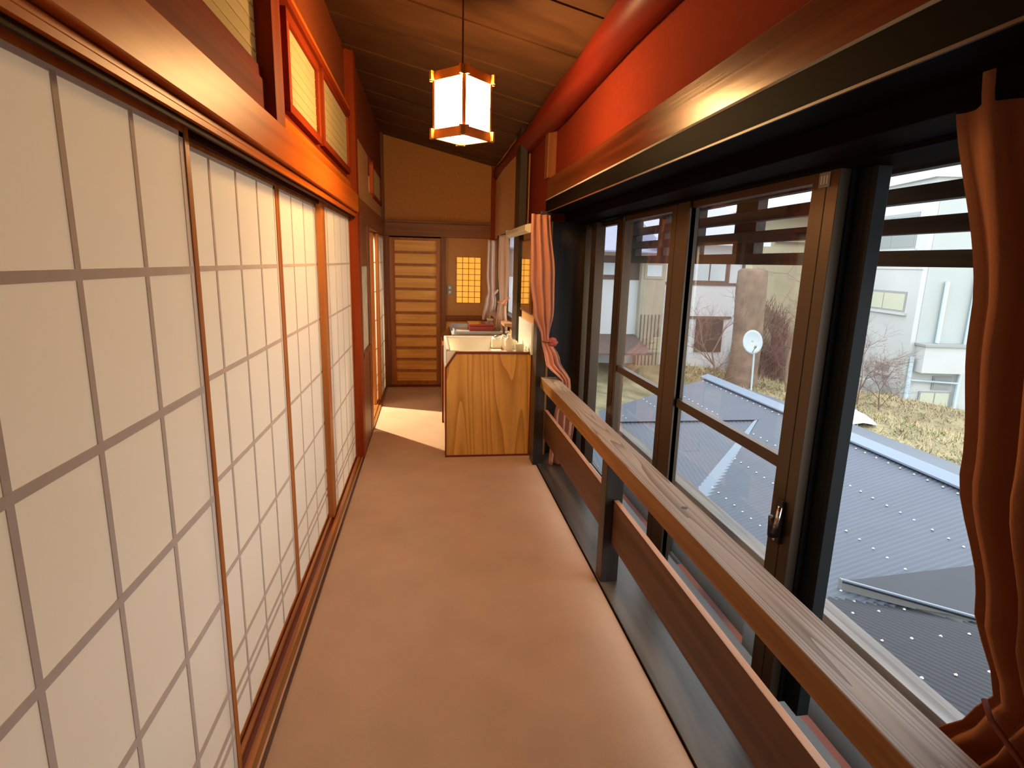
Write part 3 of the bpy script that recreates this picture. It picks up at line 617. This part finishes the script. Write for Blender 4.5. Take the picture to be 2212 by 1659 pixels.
for z0, z1 in ((0.366, 0.393), (0.530, 0.556)):
    for b in (-s, s):
        lbox(MB(), -0.078, 0.078, b-0.004, b+0.004, z0, z1).build('rail', 'lampframe', lt, bev=0.001)
        lbox(MB(), b-0.004, b+0.004, -0.078, 0.078, z0, z1).build('rail', 'lampframe', lt, bev=0.001)
lbox(MB(), -0.055, 0.055, -0.055, 0.055, 0.548, 0.552).build('top_board', 'lampframe', lt)
m = MB(); m.tube([P(*LC, 0.55), P(*LC, cz(LC[0])+0.002)], 0.004, 8); m.build('cord', 'cord', lt)
m = MB(); m.lathe(P(*LC, cz(LC[0])-0.022), [(0.045, 0), (0.045, 0.03), (0.03, 0.04)], 16); m.build('ceiling_rose', 'cord', lt)

# ------------------------------------------------------------------ sink cabinets
def side_panel(y0, y1, pts, mat, parent, name='side_panel'):
    m = MB(); m.prism([P(x, y0, z) for x, z in pts], Vector((0, (y1-y0)*K, 0))); return m.build(name, mat, parent)
cb = empty('sink_cabinet', P(0.3, 3.1, -1)); tag(cb, 'wooden washstand cabinet with wavy wood-grain side and white basin', 'cabinet')
pts1 = [(0.084, -0.989), (0.513, -0.989), (0.513, -0.455), (0.133, -0.455), (0.084, -0.530)]
side_panel(2.850, 2.87, pts1, 'cab', cb)
outer = [(0.077, -0.9985), (0.518, -0.9985), (0.518, -0.446), (0.130, -0.446), (0.077, -0.526)]
m = MB()
for i in range(5):
    j = (i+1) % 5; a, b, c, d = outer[i], outer[j], pts1[j], pts1[i]
    poly = [P(a[0], 2.845, a[1]), P(b[0], 2.845, b[1]), P(c[0], 2.845, c[1]), P(d[0], 2.845, d[1])]
    m.prism(poly, Vector((0, 0.027*K, 0)))
m.build('edge_trim', 'edge', cb)
bx('front_board', 'cabdark', (0.086, 0.10, 2.87, 3.50, -0.97, -0.60), cb)
bx('back_deck', 'white', (0.395, 0.512, 2.87, 3.50, -0.475, -0.452), cb, 0.003)
bx('splash_board', 'tile', (0.505, 0.5195, 2.81, 3.235, -0.455, -0.300), cb, 0.002)
# basin: rim box with hollow
m = MB(); xs = (0.088, 0.40); ys = (2.872, 3.495)
def rect(x0, x1, y0, y1, z): return [P(x0, y0, z), P(x1, y0, z), P(x1, y1, z), P(x0, y1, z)]
rings = [rect(0.086, 0.398, *ys, -0.60), rect(0.086, 0.398, *ys, -0.448), rect(0.100, 0.384, 2.89, 3.475, -0.444), rect(0.108, 0.376, 2.905, 3.46, -0.455), rect(0.13, 0.36, 2.94, 3.42, -0.56)]
for r in rings: m.v += r
for i in range(4):
    for j in range(4): k = (j+1) % 4; m.f.append((i*4+j, i*4+k, i*4+4+k, i*4+4+j)); m.m.append(0)
m.f.append((16, 17, 18, 19)); m.m.append(0)
m.build('basin', 'white', cb, bev=0.004)
# faucet (own thing on the deck)
fc = empty('faucet', P(0.43, 3.12, -0.452)); tag(fc, 'chrome faucet behind the white basin', 'faucet')
m = MB(); m.tube([P(0.43, 3.12, -0.452), P(0.43, 3.12, -0.405), P(0.41, 3.12, -0.392), P(0.355, 3.12, -0.405)], 0.014, 10); m.build('spout', 'chrome', fc, smooth=True)
m = MB(); m.tube([P(0.43, 3.12, -0.405), P(0.43, 3.12, -0.385)], 0.022, 10); m.build('handle', 'chrome', fc)
# second cabinet
c2b = empty('storage_cabinet', P(0.28, 3.8, -1)); tag(c2b, 'second wooden cabinet behind the washstand with tray on top', 'cabinet')
pts2 = [(0.081, -0.992), (0.47, -0.992), (0.47, -0.452), (0.141, -0.452), (0.081, -0.520)]
side_panel(3.505, 3.525, pts2, 'cabdark', c2b)
out2 = [(0.076, -0.9985), (0.475, -0.9985), (0.475, -0.4435), (0.138, -0.4435), (0.076, -0.513)]
m = MB()
for i in range(5):
    j = (i+1) % 5; a, b, c, d = out2[i], out2[j], pts2[j], pts2[i]
    m.prism([P(a[0], 3.50, a[1]), P(b[0], 3.50, b[1]), P(c[0], 3.50, c[1]), P(d[0], 3.50, d[1])], Vector((0, 0.027*K, 0)))
m.build('edge_trim', 'edge', c2b)
bx('front_board', 'cabdark', (0.082, 0.096, 3.527, 4.08, -0.985, -0.515), c2b); bx('top_board', 'tray', (0.14, 0.475, 3.527, 4.08, -0.458, -0.446), c2b)
side_panel(4.08, 4.10, pts2, 'cabdark', c2b)
tr = empty('tray', P(0.29, 3.75, -0.446)); tag(tr, 'flat grey-blue tray on top of the second cabinet', 'tray')
bx('tray_base', 'tray', (0.150, 0.455, 3.56, 4.02, -0.4455, -0.436), tr, 0.002)
for d in ((0.150, 0.455, 3.56, 3.568, -0.436, -0.428), (0.150, 0.455, 4.012, 4.02, -0.436, -0.428), (0.150, 0.158, 3.568, 4.012, -0.436, -0.428), (0.447, 0.455, 3.568, 4.012, -0.436, -0.428)): bx('tray_rim', 'tray', d, tr)
rb = empty('lacquer_box', P(0.34, 3.72, -0.436)); tag(rb, 'dark red lacquer box resting on the grey tray', 'box')
bx('box_body', 'redbox', (0.252, 0.41, 3.64, 3.84, -0.4355, -0.405), rb, 0.002); bx('box_lid', 'redbox', (0.248, 0.414, 3.636, 3.844, -0.403, -0.392), rb, 0.003)
# soap bottle, cups, dispenser
def bottle(x, y, r, h, label, mat='cream', pump=True, name='soap_bottle', cat='bottle'):
    t = empty(name, P(x, y, -0.452)); tag(t, label, cat)
    m = MB(); m.lathe(P(x, y, -0.4515), [(r*0.9, 0), (r, h*0.06), (r, h*0.72), (r*0.75, h*0.86), (r*0.35, h*0.93), (r*0.33, h)], 18); m.build('bottle_body', mat, t, smooth=True)
    if pump:
        z = -0.452 + h/K
        m = MB(); m.tube([P(x, y, z), P(x, y, z+0.024)], r*0.16, 8); m.tube([P(x+0.002, y, z+0.024), P(x-0.020, y, z+0.021)], r*0.2, 8); m.tube([P(x, y, z), P(x, y, z+0.008)], r*0.42, 10); m.build('pump', 'white', t)
    return t
bottle(0.408, 2.93, 0.034, 0.115, 'cream pump bottle of soap nearest the basin front', 'cream')
bottle(0.388, 3.02, 0.020, 0.10, 'slim white bottle behind the cream pump bottle', 'white', False)
bottle(0.448, 3.00, 0.026, 0.075, 'short cream bottle beside the backsplash', 'cream', False)
t = empty('toothbrush_box', P(0.345, 2.98, -0.45)); tag(t, 'small cream box holder on the basin rim left of the bottles', 'holder')
bx('holder_body', 'cream', (0.325, 0.372, 2.96, 3.00, -0.443, -0.400), t, 0.003); bx('holder_foot', 'cabdark', (0.318, 0.385, 2.95, 3.01, -0.4455, -0.4435), t)
for (x, y, i) in ((0.472, 2.91, 0), (0.455, 2.90, 1)):
    t = empty('drinking_glass', P(x, y, -0.452)); tag(t, ('clear tumbler nearest the backsplash corner', 'clear tumbler beside the pump bottle')[i], 'glass', 'tumblers on the washstand')
    m = MB(); m.lathe(P(x, y, -0.4515), [(0.018, 0), (0.023, 0.055), (0.021, 0.055), (0.017, 0.004)], 14); m.build('tumbler', 'frost', t, smooth=True)
# mirror, wall lamp, switch
mr = empty('wall_mirror', P(0.508, 3.04, -0.25)); tag(mr, 'tall narrow mirror on the wall above the washstand', 'mirror')
bx('mirror_glass', 'mirror', (0.5035, 0.506, 2.885, 3.20, -0.245, 0.110), mr); bx('mirror_frame', 'brownv', (0.506, 0.5145, 2.875, 3.21, -0.258, 0.118), mr, 0.002)
wl2 = empty('wall_lamp', P(0.49, 3.2, 0.16)); tag(wl2, 'cream tube-light fixture above the mirror', 'lamp')
m = MB(); m.prism([P(0.512, 2.84, 0.150), P(0.482, 2.84, 0.142), P(0.460, 2.84, 0.155), P(0.462, 2.84, 0.182), P(0.512, 2.84, 0.192)], Vector((0, 0.72*K, 0))); m.build('lamp_housing', 'cream', wl2, bev=0.006)
bx('end_cap', 'cream', (0.462, 0.512, 3.562, 3.575, 0.150, 0.190), wl2, 0.003)
sw = empty('light_switch', P(0.163, YB-0.005, -0.25)); tag(sw, 'pale double light switch on the end wall left of the grid window', 'light switch')
bx('switch_plate', 'hbeige', (0.138, 0.182, YB-0.008, YB-0.0005, -0.265, -0.185), sw, 0.002)
for z in (-0.208, -0.242): bx('rocker', 'cream', (0.152, 0.168, YB-0.012, YB-0.008, z-0.009, z+0.009), sw, 0.001)

# ------------------------------------------------------------------ outdoors: metal roofs
def corr(name, mat, o0, u, v, nu, pitch, amp, parent, mask=None, vseg=1):
    # corrugated sheet: o0 corner, v = vector along the ribs, u = unit vector across, nu = number of ribs
    m = MB(); n = u.cross(v).normalized()
    if n.z < 0: n = -n
    seg = 4; N = nu*seg
    for i in range(N+1):
        h = amp*math.cos(2*math.pi*i/seg)
        p = o0 + u*(pitch*i/seg) + n*h
        m.v += [p, p+v]
    for i in range(N): m.f.append((2*i, 2*i+2, 2*i+3, 2*i+1)); m.m.append(0)
    return m.build(name, mat, parent, smooth=True)
ra = empty('metal_roof', P(3.0, 4.0, -2.6)); tag(ra, 'large slate-blue corrugated metal roof below the windows', 'roof')
def zA(x): return -2.83 + 0.30*x
v = P(4.12, 0, zA(4.12)) - P(0.9, 0, zA(0.9))
corr('roof_sheet', 'roof', P(0.9, -1.0, zA(0.9)), Vector((0, 1, 0)), v, int(8.85*K/0.07), 0.07, 0.007, ra)
far = MB(); far.quad(P(4.12, -1, zA(4.12)), P(6.2, -1, zA(4.12)-0.62), P(6.2, 7.85, zA(4.12)-0.62), P(4.12, 7.85, zA(4.12))); far.build('far_slope', 'roof', ra)
m = MB(); zz = zA(4.12)
m.prism([P(4.00, -1, zz-0.012), P(4.00, -1, zz+0.004), P(4.11, -1, zz+0.042), P(4.22, -1, zz+0.004), P(4.22, -1, zz-0.012)], Vector((0, 8.9*K, 0))); m.build('ridge_cap', 'cap', ra)
stm = MB()
def stud(m, p, r=0.014):
    n = len(m.v)
    for j in range(6): t = j*math.pi/3; m.v.append(p+Vector((r*math.cos(t), r*math.sin(t), 0)))
    m.v.append(p+Vector((0, 0, r*0.9)))
    for j in range(6): m.f.append((n+j, n+(j+1) % 6, n+6)); m.m.append(0)
for x in (3.97, 3.51, 3.08, 2.64, 2.20, 1.76, 1.35):
    yy = 1.0
    while yy < 7.8:
        stud(stm, P(x+random.uniform(-.003, .003), yy+random.uniform(-.012, .012), zA(x)+0.006)); yy += 0.135
o = stm.build('washer_heads', 'stud', ra); o['kind'] = 'stuff'
# cross gable to the left: ridge along x
rdn = empty('metal_roof', P(1.8, 5.9, -2.3)); tag(rdn, 'lower grey roof wing meeting the blue roof in a pale valley', 'roof')
YD = 5.95; ZD = zA(3.75)
v = P(0, YD-3.2, ZD-0.30*0) - P(0, 0, ZD)
corr('roof_sheet', 'roof', P(0.6, YD, ZD), Vector((1, 0, 0)), P(0, YD-3.4, ZD-1.02) - P(0, YD, ZD), int(3.15*K/0.07), 0.07, 0.006, rdn)
m = MB(); m.quad(P(0.6, YD, ZD), P(3.7, YD, ZD), P(3.2, YD+1.6, ZD-0.5), P(0.6, YD+1.6, ZD-0.5)); m.build('far_slope', 'roof', rdn)
m = MB(); m.prism([P(0.6, YD-0.05, ZD+0.004), P(0.6, YD, ZD+0.03), P(0.6, YD+0.05, ZD+0.004), P(0.6, YD, ZD-0.01)], Vector((3.15*K, 0, 0))); m.build('ridge_cap', 'roof', rdn)
m = MB(); a = P(3.75, YD, ZD+0.014); b = P(1.75, YD-2.0, zA(1.75)+0.014); n = Vector((1, -1, 0)).normalized()*0.17
m.quad(a, a+n*0.2, b+n*1.3, b-n*1.0); m.build('valley_flashing', 'flash', rdn)  # pale colour stands in for bright reflections along the valley
# nearer roof that rises toward the viewer
rc = empty('metal_roof', P(2.2, 1.6, -2.3)); tag(rc, 'dark finely corrugated roof at lower right behind the curtain', 'roof')
YC, ZC = 2.90, zA(2.653)
def zC(y): return ZC - 0.30*(y-YC)
corr('roof_sheet', 'roofdark', P(0.9, 0.0, zC(0.0)), Vector((1, 0, 0)), P(0, 3.6, zC(3.6)) - P(0, 0, zC(0)), int(3.4*K/0.055), 0.055, 0.012, rc)
stm = MB()
for yy in (0.7, 1.1, 1.5, 1.9, 2.3, 2.7):
    for i in range(16): stud(stm, P(1.1+i*0.17, yy, zC(yy)+0.007), 0.013)
o = stm.build('washer_heads', 'stud', rc); o['kind'] = 'stuff'
dm = empty('roof_ledge', P(2.6, 2.8, -2.0)); tag(dm, 'small lifted grey roof piece with a pale edge on the dark roof', 'roof')
a, b, c = P(2.650, 3.033, -1.97), P(3.60, 2.80, zA(3.60)+0.004), P(3.03, 2.391, -1.86)
m = MB(); m.prism([a, b, c], Vector((0, 0, -0.02))); m.build('top_sheet', 'roofdark', dm)
m = MB(); m.hexa([a+Vector((0,0,-.10)), c+Vector((0,0,-.05)), c+Vector((0,.05,-.05)), a+Vector((0,.05,-.10)), a+Vector((0,0,.008)), c+Vector((0,0,.008)), c+Vector((0,.05,.008)), a+Vector((0,.05,.008))]); m.build('fascia', 'wframe', dm)
m = MB(); m.tube([a+Vector((0,-.005,.01)), c+Vector((0,-.005,.01))], 0.012, 6); m.build('edge_roll', 'cap', dm)
m = MB(); m.hexa([a+Vector((.12,.0,-.14)), c+Vector((-.1,.0,-.10)), c+Vector((-.1,.12,-.10)), a+Vector((.12,.12,-.14)), a+Vector((.12,.0,-.08)), c+Vector((-.1,.0,-.05)), c+Vector((-.1,.12,-.05)), a+Vector((.12,.12,-.08))]); m.build('soffit', 'charcoal', dm)
# ------------------------------------------------------------------ white apartment building (rotated 10 degrees)
an = math.radians(10); cx, cy_ = 11.26, 12.0
D1 = Vector((math.sin(an), math.cos(an))); D2 = Vector((math.cos(an), -math.sin(an)))
def B(s, r, z): return P(cx + D1.x*s + D2.x*r, cy_ + D1.y*s + D2.y*r, z)
def bbox(m, s0, s1, r0, r1, z0, z1): return m.hexa([B(s0,r0,z0), B(s1,r0,z0), B(s1,r1,z0), B(s0,r1,z0), B(s0,r0,z1), B(s1,r0,z1), B(s1,r1,z1), B(s0,r1,z1)])
ap = empty('apartment_building', B(1.5, 1.0, -3.4)); tag(ap, 'white concrete apartment building beyond the grass slope', 'building')
bbox(MB(), 0, 9, 0, 6, -3.8, 2.1).build('wall', 'bldg', ap)
bbox(MB(), -0.012, 0.0, 0.12, 1.35, -1.62, 2.0).build('render_panel', 'bldg2', ap)
bbox(MB(), -0.12, 9.1, -0.12, 6.1, 2.1, 2.26).build('parapet', 'bldg', ap)
bbox(MB(), -0.02, 9.0, -0.02, 0.02, 0.08, 0.18).build('ledge', 'bldg', ap)
bbox(MB(), 1.5, 6.0, 1.0, 4.0, 2.26, 3.1).build('roof_block', 'bldg', ap)
bbox(MB(), 0.6, 1.0, 0.6, 3.0, 2.26, 2.75).build('roof_tank', 'pipe', ap)
def bwin(s0, s1, z0, z1, pm='pane', sp=2):
    f = bbox(MB(), s0, s1, -0.015, 0.03, z0, z1).build('window', 'wframe', ap)
    for i in range(sp):
        a = s0+0.05+(s1-s0-0.10)*i/sp; b = s0+0.05+(s1-s0-0.10)*(i+1)/sp-0.04
        bbox(MB(), a, b, -0.022, -0.014, z0+0.05, z1-0.06).build('pane', pm, f)
    bbox(MB(), s0-0.08, s1+0.08, -0.06, 0.0, z0-0.06, z0).build('sill', 'bldg', f)
for s0 in (0.40, 2.65, 4.9):
    bwin(s0, s0+1.87, 0.55, 1.40, 'pane'); bwin(s0, s0+1.80, -0.95, -0.45, 'paney')
bwin(0.63, 1.19, -2.47, -2.26, 'pane', 1)
def rwin(r0, r1, z0, z1, pm='pane', sp=2):
    f = bbox(MB(), -0.03, 0.02, r0, r1, z0, z1).build('window', 'wframe', ap)
    for i in range(sp):
        a = r0+0.03+(r1-r0-0.06)*i/sp; b = r0+0.03+(r1-r0-0.06)*(i+1)/sp-0.03
        bbox(MB(), -0.04, -0.028, a, b, z0+0.03, z1-0.03).build('pane', pm, f)
rwin(0.66, 1.10, -2.73, -2.40, 'pane', 1); rwin(0.39, 1.15, -3.33, -2.78, 'paney', 2)
bbox(MB(), -0.35, 0.0, 0.14, 1.22, -2.28, -1.66).build('balcony', 'bldg', ap); bbox(MB(), -0.40, 0.0, 0.10, 1.26, -1.66, -1.61).build('balcony_cap', 'wframe', ap)
for (r, za, zb) in ((0.56, -1.6, -0.18), (0.06, -3.3, -1.95), (1.22, -3.3, 1.8)):
    m = MB(); m.tube([B(-0.08, r, za), B(-0.08, r, zb)], 0.07, 8); m.build('drain_pipe', 'pipe', ap)
m = MB(); m.tube([B(-0.10, 0.10, -2.5), B(-0.10, 1.25, -2.55)], 0.035, 6); m.build('drain_pipe', 'pipe', ap)
bbox(MB(), 0.3, 2.6, -1.2, -0.3, -3.0, -2.62).build('low_wall', 'wframe', ap)
# ------------------------------------------------------------------ white timber-framed house at left
hs = empty('timber_house', P(4.7, 11.6, -2.2)); tag(hs, 'white-walled house with brown timbers and lilac metal roof', 'house')
def hb(name, mat, x0, x1, z0, z1, yy=11.0, d=0.05, parent=None): return bx(name, mat, (x0, x1, yy, yy+d, z0, z1), parent or hs)
hb('wall', 'hwhite', 4.6, 6.30, -2.2, 0.50, 11.0, 3.0)
hb('wall', 'hwhite', 1.6, 4.15, -2.2, -0.28, 11.1, 2.8)
hb('wall', 'hbrown', 1.6, 4.15, -0.28, 0.22, 11.08, 2.8)
hb('wall', 'hbeige', 4.12, 4.62, -2.2, 0.26, 10.95, 2.9)
for z0, z1, x0, x1, nme in ((-0.35, -0.30, 4.62, 6.32, 'timber'), (0.15, 0.20, 4.62, 6.32, 'timber'), (-1.02, -0.97, 5.2, 6.1, 'timber')): hb(nme, 'hbrown', x0, x1, z0, z1, 10.97, 0.05)
for x in (5.92, 6.24): hb('timber', 'hbrown', x, x+0.05, -0.3, 0.15, 10.97, 0.05)
f = hb('window', 'hbrown', 5.15, 5.92, -0.30, 0.14, 10.975, 0.03); bx('pane', 'hpane', (5.20, 5.52, 10.96, 10.975, -0.26, 0.11), f); bx('pane', 'hpane', (5.55, 5.87, 10.96, 10.975, -0.26, 0.11), f)
f = hb('window', 'hbrown', 3.15, 3.75, -0.22, 0.06, 11.06, 0.03); bx('pane', 'hpane', (3.32, 3.70, 11.04, 11.06, -0.19, 0.04), f)
f = hb('window', 'hbeige', 4.18, 4.56, -0.25, 0.10, 10.93, 0.03); bx('pane', 'hpane', (4.22, 4.52, 10.92, 10.93, -0.20, 0.02), f)
hb('door_opening', 'hdark', 5.36, 5.94, -1.70, -1.02, 10.97, 0.04)  # solid panel, the shade inside the opening put into its dark colour
for i in range(6): bx('slat', 'hbrown', (4.16+i*0.075, 4.175+i*0.075, 10.935, 10.95, -2.0, -0.95), hs)
m = MB(); m.prism([P(1.4, 10.6, 0.22), P(1.4, 10.6, 0.27), P(1.4, 12.4, 0.95), P(1.4, 14.0, 0.30)], Vector((3.0*K, 0, 0))); m.build('roof', 'hroof', hs)
m = MB(); m.prism([P(4.2, 10.55, 0.46), P(4.2, 10.55, 0.52), P(4.2, 12.5, 1.35), P(4.2, 14.2, 0.55)], Vector((2.3*K, 0, 0))); m.build('roof', 'hroof', hs)
m = MB(); m.prism([P(2.6, 10.0, -1.62), P(2.6, 10.0, -1.58), P(2.6, 11.1, -1.36), P(2.6, 11.1, -1.44)], Vector((1.5*K, 0, 0))); m.build('awning', 'hbrown', hs)
bx('fascia', 'hbrown', (1.4, 4.4, 10.56, 10.60, 0.17, 0.24), hs); bx('fascia', 'hwhite', (4.2, 6.5, 10.51, 10.55, 0.42, 0.50), hs)
# beige building further back
oc = empty('ochre_building', P(9.0, 17, -3)); tag(oc, 'ochre building with balcony rail behind the bare trees', 'building')
bx('wall', 'ochre', (9.4, 11.6, 16.0, 18.0, -3.5, 1.5), oc); bx('roof', 'hroof', (8.9, 11.8, 15.4, 18.2, 1.5, 1.62), oc)
bx('wall', 'bldg', (11.6, 11.85, 15.8, 16.6, -3.5, 2.3), oc)
for i in range(3): bx('railing', 'hbrown', (10.0, 11.6, 15.9, 15.95, 0.75+i*0.15, 0.79+i*0.15), oc)
# ------------------------------------------------------------------ ground
def gz(x, y):
    return -2.45 - 0.10*(x-5.5) + 0.10*math.sin(x*1.1+y*0.7) + 0.05*math.sin(y*2.1+x) - max(0, 5.0-x)*0.02 + (0.12*(y-8) if y > 8 and x < 9 else 0)*max(0, min(1, (9-x)/2))
m = MB(); NX, NY = 60, 60
for i in range(NX+1):
    for j in range(NY+1):
        x = 0.9 + (40-0.9)*(i/NX)**1.7; y = -6 + 44*j/NY; m.v.append(P(x, y, gz(min(x, 14), min(y, 15))))
for i in range(NX):
    for j in range(NY): a = i*(NY+1)+j; m.f.append((a, a+NY+1, a+NY+2, a+1)); m.m.append(0)
g = m.build('ground', 'grass', smooth=True); struct(g, 'sloping ground of dry grass around the houses')
def blades(nme, mat, n, xr, yr, label, h=0.16):
    m = MB()
    for i in range(n):
        x = random.uniform(*xr); y = random.uniform(*yr); z = gz(min(x, 14), min(y, 15)); p = P(x, y, z-0.01)
        d = Vector((random.uniform(-1, 1), random.uniform(-1, 1), random.uniform(0.2, 0.7))).normalized()*h*random.uniform(.5, 1.6)
        s_ = Vector((-d.y, d.x, 0)).normalized()*0.014
        k = len(m.v); m.v += [p-s_, p+s_, p+d]; m.f.append((k, k+1, k+2)); m.m.append(0)
    o = m.build(nme, mat); tag(o, label, 'grass', kind='stuff')
blades('dry_grass', 'blade', 15000, (4.6, 11.5), (4.5, 12.5), 'dry straw-coloured grass on the slope beyond the blue roof', 0.22)
blades('green_grass', 'bladeg', 2500, (5.5, 9.0), (5.5, 11.5), 'patches of green grass among the straw', 0.14)
m = MB(); k = 0; cs = P(7.0, 8.6, gz(7.0, 8.6))
for i in range(9):
    for j in range(14):
        t = 2*math.pi*j/14; r = (i/8)**0.7; hh = (1-r*r)*0.22*(1+0.5*math.sin(j*2.1+i)) + 0.04*math.sin(j*3.3+i*2); rr_ = r*(0.55+0.12*math.sin(j*1.7))
        m.v.append(cs+Vector((math.cos(t)*rr_*1.3, math.sin(t)*rr_*1.1, hh-0.05)))
for i in range(8):
    for j in range(14): k2 = (j+1) % 14; m.f.append((i*14+j, i*14+k2, (i+1)*14+k2, (i+1)*14+j)); m.m.append(0)
tag(m.build('snow_patch', 'snow', smooth=True), 'small heap of old snow on the grass slope', 'snow')
# ------------------------------------------------------------------ trees
def tree(pos, h, label, spread=0.6, depth=5, r0=0.06, nb=3, lean=(0, 0, 1), name='bare_tree', cat='tree', group=None, seed=1, lowsplit=0.25):
    rnd = random.Random(seed); t = empty(name, pos); tag(t, label, cat, group); tm = MB(); bm_ = MB()
    def grow(p, d, L, r, dep, first=False):
        pts = [p]; dd = d.copy()
        for i in range(3):
            dd = (dd + Vector((rnd.uniform(-1, 1), rnd.uniform(-1, 1), rnd.uniform(-0.4, 0.8)))*0.16).normalized(); pts.append(pts[-1]+dd*L/3)
        (tm if first else bm_).tube(pts, [r, r*0.88, r*0.75, r*0.6], 6 if dep > 2 else 4, caps=False)
        if dep > 0:
            for i in range(nb + (1 if dep < 3 else 0)):
                q_ = pts[rnd.choice([1, 2, 3, 3])]
                e = (dd + Vector((rnd.uniform(-1, 1), rnd.uniform(-1, 1), rnd.uniform(-0.5, 0.7)))*spread*1.6).normalized()
                grow(q_, e, L*rnd.uniform(0.6, 0.85), r*0.55, dep-1)
    grow(Vector(pos), Vector(lean).normalized(), h*0.38, r0, depth, True)
    tm.build('trunk', 'trunk', t, smooth=True); bm_.build('branches', 'twig', t)
    return t
def at(x, y): return P(x, y, gz(min(x, 14), min(y, 15))-0.03)
tree(at(5.2, 9.7), 2.8, 'thin bare tree in front of the white timber house', 0.7, 5, 0.035, seed=3)
tree(at(4.9, 9.4), 2.0, 'bare shrub at the left end of the blue roof', 0.8, 4, 0.02, seed=5, name='bare_shrub', cat='shrub')
tree(at(6.6, 9.6), 3.4, 'bare brown tree right of the thick trunk', 0.7, 5, 0.05, seed=8)
tree(at(7.6, 10.6), 2.6, 'twiggy reddish shrub just left of the dark sash', 0.9, 5, 0.03, nb=4, seed=11, name='bare_shrub', cat='shrub')
tree(at(8.3, 9.8), 2.9, 'reddish bare shrub in front of the white building', 0.9, 5, 0.03, nb=4, seed=14, name='bare_shrub', cat='shrub')
tree(at(9.3, 10.4), 2.2, 'low bare shrub nearest the white building wall', 0.9, 5, 0.025, nb=4, seed=17, name='bare_shrub', cat='shrub')
# thick trunk
tt = empty('thick_trunk', at(6.0, 10.0)); tag(tt, 'thick brown cut trunk behind the satellite dish', 'tree trunk')
m = MB(); seg = 18
lv_ = [(-2.3, .34), (-1.9, .26), (-1.4, .25), (-0.9, .24), (-0.4, .25), (-0.05, .25), (0.0, .20)]
for z, r in lv_:
    for j in range(seg):
        t = 2*math.pi*j/seg; k_ = r*(1+0.12*math.sin(3*t+z*2)+0.06*math.sin(7*t)); m.v.append(P(5.92+k_*math.cos(t)+0.02*z, 10.0+k_*math.sin(t), z))
for i in range(len(lv_)-1):
    for j in range(seg): k2 = (j+1) % seg; m.f.append((i*seg+j, i*seg+k2, (i+1)*seg+k2, (i+1)*seg+j)); m.m.append(0)
m.f.append(tuple((len(lv_)-1)*seg+j for j in range(seg))); m.m.append(0)
m.build('bark', 'trunk', tt, smooth=True)
bk = MB(); NB = 26
for i in range(NB+1):
    for j in range(9):
        u = i/NB; vv = j/8; hgt = 1.75*math.sin(math.pi*min(1, u*1.1+0.12))**0.5*(1-vv)
        bk.v.append(P(6.15+u*3.6, 11.2+2.4*u+vv*-0.9+0.1*math.sin(i*1.9), -2.6+hgt+0.09*math.sin(i*2.3+j)+0.06*math.sin(i*5.1)))
for i in range(NB):
    for j in range(8): a = i*9+j; bk.f.append((a, a+1, a+10, a+9)); bk.m.append(0)
eb = bk.build('earth_bank', 'bank', smooth=True); struct(eb, 'brown brush-covered bank behind the thick trunk')
bm2 = MB(); rnd = random.Random(5)
for i in range(1500):
    u = rnd.random(); vv = rnd.random(); p = P(6.15+u*3.6, 11.15+2.4*u-vv*0.9, -2.6+1.7*(1-vv)*math.sin(math.pi*min(1, u*1.1+0.12))**0.5)
    d = Vector((rnd.uniform(-.5, .5), rnd.uniform(-.5, .1), rnd.uniform(.4, 1))).normalized()*rnd.uniform(.3, .8)
    bm2.tube([p, p+d*0.5+Vector((rnd.uniform(-.05, .05), 0, 0)), p+d], [0.012, 0.009, 0.004], 3, caps=False)
o = bm2.build('brush', 'twig'); tag(o, 'tangle of brown twigs growing on the bank behind the trunk', 'brush', kind='stuff')
# satellite dish
sd = empty('satellite_dish', P(5.45, 8.85, -2.3)); tag(sd, 'white satellite dish on a thin pole beyond the roof ridge', 'satellite dish')
m = MB(); m.tube([P(5.45, 8.88, -2.35), P(5.40, 8.86, -1.30)], 0.022, 8); m.build('pole', 'pipe', sd)
m = MB(); ctr = P(5.28, 8.75, -1.19); nrm = Vector((-0.25, -0.9, 0.30)).normalized(); ux = nrm.cross(Vector((0, 0, 1))).normalized(); uz = ux.cross(nrm)
for i in range(6):
    for j in range(24):
        t = 2*math.pi*j/24; r = 0.30*i/5; m.v.append(ctr + ux*math.cos(t)*r*0.78 + uz*math.sin(t)*r + nrm*(r*r*0.6))
for i in range(5):
    for j in range(24): k2 = (j+1) % 24; m.f.append((i*24+j, i*24+k2, (i+1)*24+k2, (i+1)*24+j)); m.m.append(0)
o = m.build('reflector', 'dish', sd, smooth=True); sm = o.modifiers.new('t', 'SOLIDIFY'); sm.thickness = 0.01
m = MB(); m.tube([ctr - uz*0.28, ctr - uz*0.18 + nrm*0.26], 0.012, 6); m.tube([ctr - uz*0.18 + nrm*0.24, ctr - uz*0.14 + nrm*0.34], 0.03, 8); m.build('feed_arm', 'wframe', sd)
